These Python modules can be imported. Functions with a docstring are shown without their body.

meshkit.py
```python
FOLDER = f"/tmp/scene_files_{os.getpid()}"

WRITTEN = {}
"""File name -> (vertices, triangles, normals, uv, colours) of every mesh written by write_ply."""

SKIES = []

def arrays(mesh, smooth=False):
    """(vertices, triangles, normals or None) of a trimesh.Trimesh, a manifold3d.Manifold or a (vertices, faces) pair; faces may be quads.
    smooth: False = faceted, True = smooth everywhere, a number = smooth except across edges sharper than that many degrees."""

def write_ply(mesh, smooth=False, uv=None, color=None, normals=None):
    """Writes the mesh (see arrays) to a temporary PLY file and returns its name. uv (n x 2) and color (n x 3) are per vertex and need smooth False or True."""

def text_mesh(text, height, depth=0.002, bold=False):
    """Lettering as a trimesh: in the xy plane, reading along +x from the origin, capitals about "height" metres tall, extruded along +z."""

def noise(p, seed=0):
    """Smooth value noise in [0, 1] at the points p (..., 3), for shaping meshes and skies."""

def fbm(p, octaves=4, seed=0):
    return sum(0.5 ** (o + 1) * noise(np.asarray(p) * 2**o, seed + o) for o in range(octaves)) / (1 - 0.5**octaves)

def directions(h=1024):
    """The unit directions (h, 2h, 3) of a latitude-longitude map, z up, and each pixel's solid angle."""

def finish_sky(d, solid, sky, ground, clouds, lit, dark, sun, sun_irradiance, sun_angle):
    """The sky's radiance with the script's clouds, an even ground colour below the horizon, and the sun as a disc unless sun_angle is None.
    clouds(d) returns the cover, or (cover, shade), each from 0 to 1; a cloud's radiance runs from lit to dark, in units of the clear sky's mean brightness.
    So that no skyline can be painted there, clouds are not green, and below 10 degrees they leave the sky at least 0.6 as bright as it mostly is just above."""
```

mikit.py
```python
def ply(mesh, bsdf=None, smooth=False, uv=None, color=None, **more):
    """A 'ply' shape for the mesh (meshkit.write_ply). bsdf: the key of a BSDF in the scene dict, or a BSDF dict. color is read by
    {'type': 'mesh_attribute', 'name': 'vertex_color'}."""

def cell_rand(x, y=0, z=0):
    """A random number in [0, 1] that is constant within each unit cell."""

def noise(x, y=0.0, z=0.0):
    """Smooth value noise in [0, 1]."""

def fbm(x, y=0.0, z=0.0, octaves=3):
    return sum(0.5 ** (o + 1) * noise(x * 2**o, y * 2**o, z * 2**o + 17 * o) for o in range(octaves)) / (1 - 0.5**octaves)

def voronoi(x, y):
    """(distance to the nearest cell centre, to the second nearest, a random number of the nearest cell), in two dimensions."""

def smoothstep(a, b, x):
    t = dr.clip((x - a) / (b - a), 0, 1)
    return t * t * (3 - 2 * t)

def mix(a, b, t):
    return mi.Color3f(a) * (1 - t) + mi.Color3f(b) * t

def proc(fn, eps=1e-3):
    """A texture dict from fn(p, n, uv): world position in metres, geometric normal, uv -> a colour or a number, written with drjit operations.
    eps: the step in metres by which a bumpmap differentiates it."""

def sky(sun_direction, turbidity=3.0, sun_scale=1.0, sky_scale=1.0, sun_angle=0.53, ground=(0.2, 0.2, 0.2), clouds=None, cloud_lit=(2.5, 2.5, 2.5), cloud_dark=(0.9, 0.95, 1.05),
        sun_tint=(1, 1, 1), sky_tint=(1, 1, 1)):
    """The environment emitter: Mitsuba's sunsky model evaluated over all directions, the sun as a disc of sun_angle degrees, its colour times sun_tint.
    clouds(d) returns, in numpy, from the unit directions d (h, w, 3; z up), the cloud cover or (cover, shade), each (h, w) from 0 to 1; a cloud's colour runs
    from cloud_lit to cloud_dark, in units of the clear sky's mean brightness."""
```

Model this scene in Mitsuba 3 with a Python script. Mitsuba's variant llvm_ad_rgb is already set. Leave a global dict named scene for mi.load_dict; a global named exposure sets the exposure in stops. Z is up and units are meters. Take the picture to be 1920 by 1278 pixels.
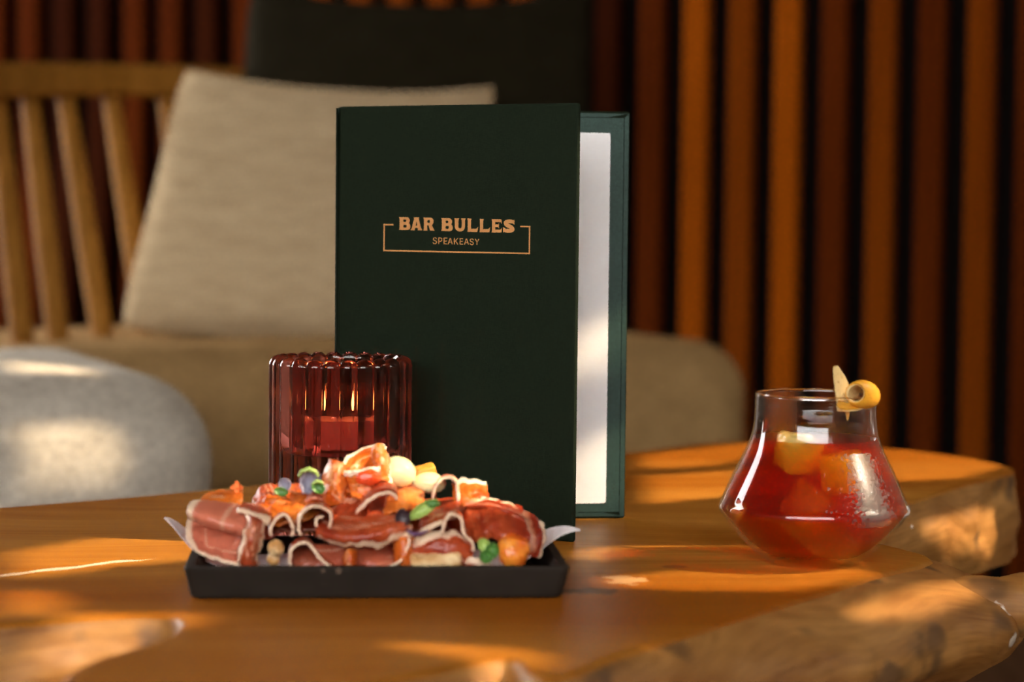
import math, random
import numpy as np
import drjit as dr
import mitsuba as mi
import trimesh, manifold3d as m3, shapely
from shapely import geometry as sg
from shapely import affinity
from scipy.interpolate import CubicSpline, interp1d
from scipy.spatial import Delaunay, cKDTree
import meshkit, mikit
from mikit import proc, noise, fbm, smoothstep, mix, cell_rand

T = mi.ScalarTransform4f
rng = random.Random(7)
scene, labels = {}, {}

# ------------------------------------------------------------------ camera, sky, sun, exposure
TABLE = 0.42                       # height of the table top above the floor
CAM = np.array([0.0, 0.0, TABLE + 0.193])
F = 4330.0
PITCH, ROLL = math.radians(3.2), math.radians(0.6)
FWD = np.array([0, math.cos(PITCH), -math.sin(PITCH)])
UP0 = np.array([0, math.sin(PITCH), math.cos(PITCH)])
RT0 = np.array([1.0, 0, 0])
UP = UP0 * math.cos(ROLL) - RT0 * math.sin(ROLL)
RT = RT0 * math.cos(ROLL) + UP0 * math.sin(ROLL)
scene['camera'] = {'type': 'thinlens', 'fov': math.degrees(2 * math.atan(960 / F)), 'fov_axis': 'x',
                   'aperture_radius': 0.0066, 'focus_distance': 1.345, 'near_clip': 0.05, 'far_clip': 100.0,
                   'to_world': T().look_at(origin=CAM.tolist(), target=(CAM + FWD).tolist(), up=UP.tolist())}
exposure = 3.1
SUN_AZ, SUN_EL = math.radians(11), math.radians(38)
SUN = np.array([math.cos(SUN_EL) * math.cos(SUN_AZ), -math.cos(SUN_EL) * math.sin(SUN_AZ), math.sin(SUN_EL)])
scene['sky'] = mikit.sky(SUN, turbidity=4.0, sun_scale=0.70, sky_scale=7.2, sun_angle=0.55, ground=(0.25, 0.22, 0.18),
                         clouds=lambda d: 0.8 + 0 * d[..., 2], cloud_lit=(1.55, 1.46, 1.32), cloud_dark=(1.2, 1.1, 1.0),
                         sun_tint=(1.0, 0.97, 0.89), sky_tint=(1.0, 0.96, 0.88))


def ray(px, py):
    return FWD + RT * ((px - 960) / F) - UP * ((py - 639) / F)


def P(px, py, Y):
    """The point of the world seen at that spot of the picture, Y metres ahead of the camera."""
    d = ray(px, py)
    return CAM + d * (Y / d[1])


def G(px, py, z=TABLE):
    d = ray(px, py)
    return CAM + d * ((z - CAM[2]) / d[2])


# ------------------------------------------------------------------ helpers
used = {}


def key_for(name):
    if name not in used:
        used[name] = 0
        return name
    used[name] += 1
    return f'{name}_{used[name]:03d}'


def add(name, mesh, bsdf, parent=None, smooth=False, label=None, cat=None, group=None, kind=None, uv=None, more=None):
    k = key_for((parent + '__' if parent else '') + name)
    scene[k] = mikit.ply(mesh, bsdf, smooth=smooth, uv=uv, **(more or {}))
    tag(k, label, cat, group, kind)
    return k


def tag(k, label=None, cat=None, group=None, kind=None):
    d = {a: b for a, b in (('label', label), ('category', cat), ('group', group), ('kind', kind)) if b}
    if d:
        labels[k] = {**labels.get(k, {}), **d}


def thing(name, label, cat, group=None):
    k = key_for(name)
    tag(k, label, cat, group)
    return k


def man2tri(m):
    mm = m.to_mesh()
    return trimesh.Trimesh(mm.vert_properties[:, :3], mm.tri_verts, process=False)


def tri2man(t):
    return m3.Manifold(m3.Mesh(np.asarray(t.vertices, np.float32), np.asarray(t.faces, np.uint32)))


def rbox(w, d, h, r, seg=12):
    """Box w x d x h centred at the origin, with rounded edges of radius r."""
    s = m3.Manifold.sphere(r, seg)
    return man2tri(m3.Manifold.batch_hull([s.translate((sx * (w / 2 - r), sy * (d / 2 - r), sz * (h / 2 - r)))
                                          for sx in (-1, 1) for sy in (-1, 1) for sz in (-1, 1)]))


def frame(mesh, origin, x, y, z):
    m = np.eye(4)
    m[:3, 0], m[:3, 1], m[:3, 2], m[:3, 3] = x, y, z, origin
    mesh = mesh.copy()
    mesh.apply_transform(m)
    return mesh


def tube(pts, rad, sides=10, closed_ends=True):
    p = np.asarray(pts, float)
    n = len(p)
    rad = np.broadcast_to(np.asarray(rad, float), (n,))
    t = np.gradient(p, axis=0)
    t /= np.linalg.norm(t, axis=1, keepdims=True)
    a = np.zeros_like(p)
    ref = np.array([0, 0, 1.0]) if abs(t[0][2]) < 0.9 else np.array([1.0, 0, 0])
    for i in range(n):
        v = ref - t[i] * (ref @ t[i])
        a[i] = v / np.linalg.norm(v)
        ref = a[i]
    b = np.cross(t, a)
    ang = np.arange(sides) * 2 * np.pi / sides
    v = (p[:, None] + rad[:, None, None] * (np.cos(ang)[None, :, None] * a[:, None] + np.sin(ang)[None, :, None] * b[:, None])).reshape(-1, 3)
    f = []
    for i in range(n - 1):
        for j in range(sides):
            q = [i * sides + j, i * sides + (j + 1) % sides, (i + 1) * sides + (j + 1) % sides, (i + 1) * sides + j]
            f += [[q[0], q[1], q[2]], [q[0], q[2], q[3]]]
    if closed_ends:
        v = np.vstack([v, p[:1], p[-1:]])
        for j in range(sides):
            f.append([n * sides, (j + 1) % sides, j])
            f.append([n * sides + 1, (n - 1) * sides + j, (n - 1) * sides + (j + 1) % sides])
    return trimesh.Trimesh(v, f, process=False)


def lathe(prof, n=96):
    """prof: (r, z) from bottom to top on the outside; open surface with outward normals. r = 0 closes to a point."""
    prof = np.asarray(prof, float)
    ang = np.arange(n) * 2 * np.pi / n
    v = np.stack([prof[:, None, 0] * np.cos(ang), prof[:, None, 0] * np.sin(ang), np.broadcast_to(prof[:, None, 1], (len(prof), n))], -1).reshape(-1, 3)
    i, j = np.meshgrid(np.arange(len(prof) - 1), np.arange(n), indexing='ij')
    q = np.stack([i * n + j, i * n + (j + 1) % n, (i + 1) * n + (j + 1) % n, (i + 1) * n + j], -1).reshape(-1, 4)
    m = trimesh.Trimesh(v, np.vstack([q[:, [0, 1, 2]], q[:, [0, 2, 3]]]), process=False)
    m.merge_vertices()
    m.update_faces(m.nondegenerate_faces())
    return m


def smooth_curve(pts, n):
    p = np.asarray(pts, float)
    t = np.r_[0, np.cumsum(np.linalg.norm(np.diff(p, axis=0), axis=1) + 1e-9)]
    t /= t[-1]
    return CubicSpline(t, p)(np.linspace(0, 1, n)) if len(p) > 2 else interp1d(t, p, axis=0)(np.linspace(0, 1, n))


def control_grid(rows, nu, nv):
    r = np.array([smooth_curve(x, nu) for x in rows])
    k = len(r)
    s = np.linspace(0, 1, k)
    if k == 2:
        return interp1d(s, r, axis=0)(np.linspace(0, 1, nv))
    return CubicSpline(s, r)(np.linspace(0, 1, nv))


def grid_normals(g):
    du, dv = np.gradient(g, axis=1), np.gradient(g, axis=0)
    n = np.cross(du, dv)
    return n / (np.linalg.norm(n, axis=2, keepdims=True) + 1e-12)


def grid_faces(nv, nu, off=0):
    i, j = np.meshgrid(np.arange(nv - 1), np.arange(nu - 1), indexing='ij')
    q = np.stack([i * nu + j, i * nu + j + 1, (i + 1) * nu + j + 1, (i + 1) * nu + j], -1).reshape(-1, 4) + off
    return q


def solid_sheet(g, thick):
    """Closed sheet of the given thickness about the grid g (nv, nu, 3)."""
    nv, nu = g.shape[:2]
    n = grid_normals(g)
    top, bot = g + n * thick / 2, g - n * thick / 2
    v = np.vstack([top.reshape(-1, 3), bot.reshape(-1, 3)])
    N = nv * nu
    q = grid_faces(nv, nu)
    qs = [q, q[:, ::-1] + N]
    ring = [j for j in range(nu)] + [i * nu + nu - 1 for i in range(1, nv)] + [(nv - 1) * nu + j for j in range(nu - 2, -1, -1)] + [i * nu for i in range(nv - 2, 0, -1)]
    a = np.array(ring)
    b = np.roll(a, -1)
    qs.append(np.stack([b, a, a + N, b + N], -1))
    q = np.vstack(qs)
    return trimesh.Trimesh(v, np.vstack([q[:, [0, 1, 2]], q[:, [0, 2, 3]]]), process=False)


def blob(center, radii, amp=0.08, freq=1.5, seed=0, sub=3, rot=None):
    s = trimesh.creation.icosphere(subdivisions=sub)
    v = s.vertices * (1 + amp * 2 * (meshkit.fbm(s.vertices * freq + 20 + seed * 3.1, 3, seed)[:, None] - 0.5))
    v = v * np.asarray(radii)
    if rot is not None:
        v = v @ trimesh.transformations.euler_matrix(*rot)[:3, :3].T
    return trimesh.Trimesh(v + center, s.faces, process=False)


def disp(mesh, amp, freq, seed=0):
    v = mesh.vertices.copy()
    n = mesh.vertex_normals
    mesh.vertices = v + n * (amp * 2 * (meshkit.fbm(v * freq + 50, 3, seed)[:, None] - 0.5))
    return mesh


# ------------------------------------------------------------------ materials
def principled(color, rough=0.5, spec=0.5, **k):
    c = color if isinstance(color, dict) else {'type': 'rgb', 'value': list(color)}
    return {'type': 'principled', 'base_color': c, 'roughness': rough, 'specular': spec, **k}


def two(b):
    return {'type': 'twosided', 'bsdf': b}


def wood_top(p, n, uv):
    wx = p.x + 0.35 * (p.y - 1.2)
    bend = 0.10 * (fbm(p.x * 2.3 + 5, p.y * 3.1, 3.0, 2) - 0.5) + 0.035 * (fbm(p.x * 9.0, p.y * 7.0, 5.0, 2) - 0.5)
    wy = p.y - 0.10 * p.x + bend
    g1 = fbm(wx * 4.0, wy * 55.0, 1.0, 3)
    g2 = fbm(wx * 14.0, wy * 420.0, 2.0, 2)
    broad = fbm(wx * 2.0 + 9, wy * 11.0, 4.0, 2)
    rings = 0.5 + 0.5 * dr.sin(140.0 * (wy + 0.05 * fbm(wx * 5, wy * 9, 7.0, 2)))
    t = dr.clip(0.02 + 0.85 * (broad - 0.25) + 0.30 * (g1 - 0.3) + 0.30 * (g2 - 0.5) + 0.07 * rings, 0, 1)
    c = mix((0.275, 0.072, 0.004), (0.47, 0.217, 0.034), t)
    # knots and worn pale spots
    def spot(cx, cy, rx, ry, s):
        dx, dy = (p.x - cx) / rx, (p.y - cy) / ry
        r = dr.sqrt(dx * dx + dy * dy) + 1.8 * (fbm(p.x * 120, p.y * 120, s, 3) - 0.5)
        return smoothstep(1.1, 0.7, r)
    c = mix(c, (0.52, 0.30, 0.13), 0.8 * spot(K1[0], K1[1], 0.011, 0.012, 1.0))
    c = mix(c, (0.10, 0.035, 0.010), 0.85 * spot(K2[0], K2[1], 0.019, 0.010, 2.0))
    c = mix(c, (0.16, 0.06, 0.02), 0.6 * spot(K3[0], K3[1], 0.006, 0.006, 3.0))
    # the pale filled crack at the left
    tt = dr.clip((p.x - CR[0][0]) / (CR[1][0] - CR[0][0]), -1, 2)
    cy = CR[0][1] + (CR[1][1] - CR[0][1]) * tt + 0.012 * (fbm(p.x * 60, 3.0, 0.0, 3) - 0.5)
    wdt = 0.0045 * (0.5 + fbm(p.x * 120, 8.0, 0.0, 2)) * smoothstep(1.05, 0.75, tt)
    c = mix(c, (0.72, 0.58, 0.40), smoothstep(1.0, 0.5, dr.abs(p.y - cy) / dr.maximum(wdt, 1e-5)))
    return c


K1, K2, K3 = [[float(c) for c in G(*q)] for q in ((1175, 1087), (1100, 1107), (1265, 1063))]
CR = [[float(c) for c in G(*q)] for q in ((0, 1078), (285, 1046))]


def wood_side(p, n, uv):
    s = p.x * 0.8 + p.y * 0.6
    zz = p.z + 0.03 * fbm(p.x * 9, p.y * 9, 0.0, 2)
    g = fbm(s * 9.0, zz * 160.0, (p.x - p.y) * 9.0, 3)
    b = fbm(p.x * 22, p.y * 22, p.z * 30, 3)
    fine = fbm(s * 60, zz * 700, 2.0, 2)
    t = dr.clip(0.55 * (g - 0.2) + 0.6 * (b - 0.25) + 0.25 * (fine - 0.5), 0, 1)
    c = mix((0.17, 0.055, 0.006), (0.54, 0.275, 0.075), t)
    tt = dr.clip(((p.x - S1[0]) * SD[0] + (p.y - S1[1]) * SD[1] + (p.z - S1[2]) * SD[2]) / SL, 0, 1)
    wob = 0.006 * (fbm(tt * 9, 3.0, 0.0, 2) - 0.5)
    ex, ez = p.x - S1[0] - SD[0] * tt + wob, p.z - S1[2] - SD[2] * tt
    c = mix(c, (0.75, 0.66, 0.55), smoothstep(1.1, 0.6, dr.sqrt(ex * ex + ez * ez) / (0.0012 + 0.0022 * tt)))
    c = mix(c, (0.07, 0.035, 0.016), 0.75 * smoothstep(0.60, 0.74, fbm(p.x * 26 + 3, p.y * 26, p.z * 34, 3)))
    return c


S1, S2 = [[float(c) for c in P(*q)] for q in ((1862, 1105, 1.275), (1902, 1222, 1.255))]
SD = [b - a for a, b in zip(S1, S2)]
SL = sum(d * d for d in SD)


def wood_bump(p, n, uv):
    return fbm(p.x * 30, p.y * 700, p.z * 500, 2)


def slat_wood(c0, c1):
    def fn(p, n, uv):
        g = fbm(p.x * 90, p.y * 90, p.z * 2.0, 3)
        return 0.80 * mix(c0, c1, dr.clip(1.6 * (g - 0.2), 0, 1))
    return fn


def spindle_wood(p, n, uv):
    g = fbm(p.x * 60, p.y * 60, p.z * 9.0, 3)
    return mix((0.20, 0.078, 0.010), (0.36, 0.155, 0.026), g)


def fabric(c0, c1, f=900.0):
    def fn(p, n, uv):
        a = noise(p.x * f, p.y * f, p.z * f * 0.35)
        b = noise(p.x * f * 0.35, p.y * f * 0.35, p.z * f)
        c = fbm(p.x * 30, p.y * 30, p.z * 30, 2)
        return 0.83 * mix(c0, c1, dr.clip(0.45 * a + 0.45 * b + 0.5 * (c - 0.4), 0, 1))
    return fn


def pillow_fabric(p, n, uv):
    a = fbm(p.x * 35, p.y * 35, p.z * 260, 3)
    b = fbm(p.x * 300, p.y * 300, p.z * 900, 2)
    return 0.83 * mix((0.50, 0.345, 0.19), (0.82, 0.64, 0.40), dr.clip(1.1 * (a - 0.2) + 0.4 * (b - 0.4), 0, 1))


def cloth(c0, c1):
    def fn(p, n, uv):
        w = noise(uv.x * 2600, uv.y * 700, 0.0) * 0.5 + noise(uv.x * 700, uv.y * 2600, 3.0) * 0.5
        return 0.86 * mix(c0, c1, w)
    return fn


def cloth_bump(p, n, uv):
    return noise(uv.x * 2000, uv.y * 900, 0.0) + noise(uv.x * 900, uv.y * 2000, 3.0)


def ham_color(p, n, uv):
    """uv.x: along the slice (m, shifted per slice), uv.y: distance from the fat rim (m)."""
    w = 0.0030 + 0.0075 * (fbm(uv.x * 50, 1.5, 0.0, 2) - 0.42)
    fat = smoothstep(w + 0.0012, w - 0.0004, uv.y)
    vein = smoothstep(0.62, 0.72, fbm(uv.x * 55 + uv.y * 30, uv.y * 240, 5.0, 3))
    seam = smoothstep(0.0011, 0.0004, dr.abs(uv.y - 0.014 - 0.008 * (fbm(uv.x * 45, 7.0, 0.0, 2) - 0.5)))
    tone = fbm(uv.x * 60, uv.y * 60, 9.0, 3)
    meat = mix((0.24, 0.016, 0.005), (0.58, 0.105, 0.030), dr.clip(1.7 * (tone - 0.22), 0, 1))
    own = cell_rand(dr.floor(uv.x / 0.37 + 0.02))
    meat = mix(meat, (0.66, 0.21, 0.13), 0.65 * smoothstep(0.55, 0.95, own))
    meat = mix(meat, (0.22, 0.012, 0.004), 0.60 * smoothstep(0.40, 0.05, own))
    meat = mix(meat, (0.74, 0.36, 0.20), 0.42 * vein)
    meat = mix(meat, (0.80, 0.50, 0.34), 0.45 * seam)
    return mix(meat, (0.82, 0.60, 0.42), fat)


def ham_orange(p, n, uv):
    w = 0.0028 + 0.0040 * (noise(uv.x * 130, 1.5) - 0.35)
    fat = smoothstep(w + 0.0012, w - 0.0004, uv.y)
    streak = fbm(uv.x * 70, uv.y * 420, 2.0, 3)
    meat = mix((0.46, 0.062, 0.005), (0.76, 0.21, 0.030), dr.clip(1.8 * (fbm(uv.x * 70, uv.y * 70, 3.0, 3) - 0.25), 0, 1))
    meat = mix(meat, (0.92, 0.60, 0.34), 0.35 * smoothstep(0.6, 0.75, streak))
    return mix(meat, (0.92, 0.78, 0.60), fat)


def slate_color(p, n, uv):
    s = smoothstep(0.72, 0.78, noise(p.x * 260, p.y * 260, p.z * 260))
    c = mix((0.012, 0.0085, 0.006), (0.024, 0.017, 0.012), fbm(p.x * 60, p.y * 60, p.z * 60, 3))
    return mix(c, (0.10, 0.065, 0.045), s * smoothstep(0.55, 0.7, noise(p.x * 45, p.y * 45, p.z * 45)))


def peel_color(p, n, uv):
    d = smoothstep(0.70, 0.80, noise(p.x * 1500, p.y * 1500, p.z * 1500))
    return mix((0.66, 0.31, 0.025), (0.50, 0.20, 0.015), d)


def pith_color(p, n, uv):
    d = smoothstep(0.72, 0.80, noise(p.x * 1100, p.y * 1100, p.z * 1100))
    return mix((0.72, 0.52, 0.22), (0.42, 0.24, 0.05), d)


def tomato_color(p, n, uv):
    return mix((0.70, 0.10, 0.01), (0.90, 0.34, 0.04), dr.clip(1.8 * (fbm(p.x * 160, p.y * 160, p.z * 160, 3) - 0.25), 0, 1))


def crust_color(p, n, uv):
    return mix((0.52, 0.25, 0.07), (0.84, 0.62, 0.34), dr.clip(2 * (fbm(p.x * 200, p.y * 200, p.z * 200, 3) - 0.25), 0, 1))


def floor_color(p, n, uv):
    plank = cell_rand(dr.floor(p.x / 0.14))
    g = fbm(p.x * 60, p.y * 3, plank * 9, 3)
    return mix((0.07, 0.035, 0.016), (0.16, 0.085, 0.04), dr.clip(g + 0.3 * (plank - 0.5), 0, 1))


def plaster(p, n, uv):
    return mix((0.20, 0.15, 0.11), (0.25, 0.19, 0.14), fbm(p.x * 4, p.y * 4, p.z * 4, 3))


M = {
    'mat_wood_top': principled(proc(wood_top), 0.40, 0.13),
    'mat_wood_side': principled(proc(wood_side), 0.55, 0.4),
    'mat_spindle': principled(proc(spindle_wood), 0.6, 0.08),
    'mat_backing': principled((0.006, 0.004, 0.003), 0.9, 0.1),
    'mat_floor': principled(proc(floor_color), 0.5, 0.4),
    'mat_plaster': principled(proc(plaster), 0.9, 0.2),
    'mat_pouf': principled(proc(fabric((0.32, 0.275, 0.22), (0.68, 0.61, 0.51), 420.0)), 0.95, 0.1),
    'mat_seat': principled(proc(fabric((0.25, 0.14, 0.052), (0.52, 0.325, 0.135), 500.0)), 0.95, 0.1),
    'mat_pillow': principled(proc(pillow_fabric), 0.95, 0.1),
    'mat_darkpillow': principled(proc(fabric((0.010, 0.008, 0.004), (0.024, 0.019, 0.010), 500.0)), 0.95, 0.05),
    'mat_cloth': {'type': 'bumpmap', 'relief': proc(cloth_bump, 1e-4), 'scale': 0.00006,
                  'bsdf': principled(proc(cloth((0.004, 0.0092, 0.0038), (0.011, 0.0195, 0.0088))), 0.75, 0.12)},
    'mat_endpaper': principled(proc(cloth((0.010, 0.036, 0.026), (0.022, 0.066, 0.050))), 0.5, 0.4),
    'mat_paper': principled((0.90, 0.885, 0.88), 0.8, 0.2),
    'mat_foil': principled((0.62, 0.30, 0.105), 0.45, 0.5, metallic=0.35),
    'mat_slate': principled(proc(slate_color), 0.7, 0.15),
    'mat_ham': principled(proc(ham_color), 0.38, 0.5, clearcoat=0.15, clearcoat_gloss=0.7),
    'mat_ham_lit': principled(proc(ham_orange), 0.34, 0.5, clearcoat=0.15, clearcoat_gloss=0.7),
    'mat_parchment': principled((0.80, 0.76, 0.76), 0.7, 0.2),
    'mat_zest': principled(proc(peel_color), 0.4, 0.5),
    'mat_pith': principled(proc(pith_color), 0.7, 0.3),
    'mat_tomato': principled(proc(tomato_color), 0.22, 0.6),
    'mat_pepper': principled((0.78, 0.07, 0.015), 0.2, 0.6),
    'mat_crouton': principled(proc(crust_color), 0.75, 0.3),
    'mat_nut': principled(proc(crust_color), 0.45, 0.4),
    'mat_melon': principled((0.90, 0.36, 0.05), 0.3, 0.5),
    'mat_grape': principled((0.78, 0.80, 0.42), 0.2, 0.6),
    'mat_leaf': two(principled((0.07, 0.20, 0.035), 0.4, 0.5)),
    'mat_leaf_light': two(principled((0.36, 0.50, 0.12), 0.4, 0.5)),
    'mat_leaf_purple': two(principled((0.030, 0.016, 0.022), 0.4, 0.5)),
    'mat_leaf_grey': two(principled((0.21, 0.20, 0.27), 0.5, 0.4)),
    'mat_stem_purple': principled((0.10, 0.04, 0.12), 0.5, 0.4),
    'mat_flower': two(principled((0.90, 0.24, 0.06), 0.6, 0.3)),
    'mat_glass': {'type': 'dielectric', 'int_ior': 1.5, 'ext_ior': 1.0},
    'mat_wax': principled((0.86, 0.70, 0.62), 0.5, 0.4),
    'mat_wick': principled((0.02, 0.015, 0.01), 0.9, 0.1),
    'mat_cup': {'type': 'thindielectric', 'int_ior': 1.45},
    'mat_flame': principled((0.9, 0.6, 0.3), 0.9, 0.1),
    'mat_candle_glass': {'type': 'dielectric', 'int_ior': 1.5, 'ext_ior': 1.0, 'specular_transmittance': {'type': 'rgb', 'value': [0.76, 0.42, 0.38]}},
    'mat_dark': principled((0.02, 0.018, 0.016), 0.5, 0.4),
}
SLATS = [((0.024, 0.0035, 0.0004), (0.040, 0.0065, 0.0006)), ((0.065, 0.0095, 0.0006), (0.105, 0.017, 0.001)),
         ((0.14, 0.024, 0.0008), (0.20, 0.038, 0.0012)), ((0.24, 0.044, 0.001), (0.33, 0.064, 0.0015))]
for i, (a, b) in enumerate(SLATS):
    M[f'mat_slat_{i}'] = principled(proc(slat_wood(a, b)), 0.8, 0.02)
scene.update(M)

# ------------------------------------------------------------------ the room
def quadbox(name, lo, hi, mat, **k):
    m = trimesh.creation.box(bounds=[lo, hi])
    return add(name, m, mat, **k)


quadbox('floor', (-3.2, -2.5, -0.06), (1.6, 5.9, 0.0), 'mat_floor', kind='structure', label='dark plank floor under the table and sofa')
quadbox('ceiling', (-3.2, -2.5, 2.6), (1.6, 5.9, 2.7), 'mat_plaster', kind='structure', label='plain ceiling above the lounge')

# slatted wall at the back, seen obliquely
TH = math.atan(0.468)
SP, SY0 = 0.080, 4.435
DU = np.array([math.cos(TH), -math.sin(TH), 0])     # along the wall, to the right
DN = np.array([-math.sin(TH), -math.cos(TH), 0])    # out of the wall, towards the room
S0 = np.array([-902.0 / F * SY0, SY0, 0])
SH = 2.6
back = trimesh.creation.box(extents=(4.3, 0.02, SH))
add('wall_back', frame(back, S0 + DU * 0.85 - DN * 0.10 + np.array([0, 0, SH / 2]), DU, -DN, np.array([0, 0, 1])), 'mat_backing', kind='structure',
    label='slatted timber wall behind the sofa, vertical wood slats over a black backing')
tone = {8: 2, 9: 2, 10: 2, 11: 2, 12: 2, 13: 2, 14: 1, 15: 0, 16: 1, 17: 3, 18: 2, 19: 3, 20: 1, 21: 2, 22: 1, 23: 2, 24: 1, 25: 2, 26: 1}
slat = rbox(0.042, 0.030, SH, 0.003, 8)
for i in range(-10, 31):
    c = S0 + DU * (SP * i - 0.010) - DN * 0.015 + np.array([0, 0, SH / 2])
    tn = tone.get(i, (1, 0, 0, 1, 1, 0, 1)[i % 7] if i < 8 else 1)
    add('slat', frame(slat, c, DU, -DN, np.array([0, 0, 1])), f'mat_slat_{tn}', parent='wall_back')

# wall on the right with the openings through which the sun falls
WX = 1.3


def W(p):
    """Where the sun ray that reaches p crosses the plane of the right wall: (y, z)."""
    p = np.asarray(p)
    q = p + SUN * ((WX - p[0]) / SUN[0])
    return q[1], q[2]


HOLES = []
wall = sg.box(-2.5, 0.0, 3.9, 2.6)
HOLES_DEF = [
    # openings listed by the patch of sun that each lets in
    [G(-60, 1035), G(150, 1000), G(420, 1003), G(560, 1012), G(520, 1040), G(300, 1052), G(0, 1086), G(-60, 1090)],
    [G(1150, 852), G(1420, 822), G(1480, 838), G(1330, 872), G(1150, 880)],
    [G(1150, 892), G(1330, 880), G(1480, 880), G(1560, 940), G(1400, 925), G(1150, 950)],
    [G(1560, 835), G(1740, 840), G(1890, 868), G(1800, 895), G(1640, 905), G(1560, 880)],
    [G(1040, 1083), G(1200, 1068), G(1560, 1062), G(1640, 1075), G(1480, 1108), G(1200, 1106), G(1060, 1100)],
]
for poly in HOLES_DEF:
    h = sg.Polygon([W(p) for p in poly]).buffer(0)
    HOLES.append(h)
# glass, peel, food, menu, sofa
def hole(pts):
    HOLES.append(sg.MultiPoint([W(p) for p in pts]).convex_hull)


gc = P(1524, 1057, 1.276)
hole([gc + np.array([r * math.cos(a), r * math.sin(a), z + TABLE - gc[2]]) for r, z in ((.054, .030), (.034, .0945), (.024, .004)) for a in np.arange(12) * math.pi / 6] + [P(1562, 684, 1.25), P(1652, 735, 1.25)])
hole([P(370, 925, 1.2), P(480, 895, 1.21), P(640, 838, 1.235), P(720, 825, 1.235), P(930, 885, 1.225), P(1010, 950, 1.19), P(900, 975, 1.175), P(700, 925, 1.175), P(600, 940, 1.175), P(400, 945, 1.18)])
hole([P(1690, 965, 1.52), P(1740, 935, 1.55), P(1895, 893, 1.70), P(1895, 1010, 1.70), P(1770, 1020, 1.57)])
hole([P(1085, 560, 1.44), P(1176, 545, 1.46), P(1176, 700, 1.46), P(1085, 650, 1.44)])
hole([P(1080, 780, 1.44), P(1176, 765, 1.46), P(1176, 960, 1.46), P(1080, 950, 1.44)])
pn, pq = np.array([math.sin(math.radians(22)), -math.cos(math.radians(22)), 0]), P(424, 900, 2.10)


def on_pouf(px, py):
    d = ray(px, py)
    return CAM + d * ((pq - CAM) @ pn / (d @ pn))


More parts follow.
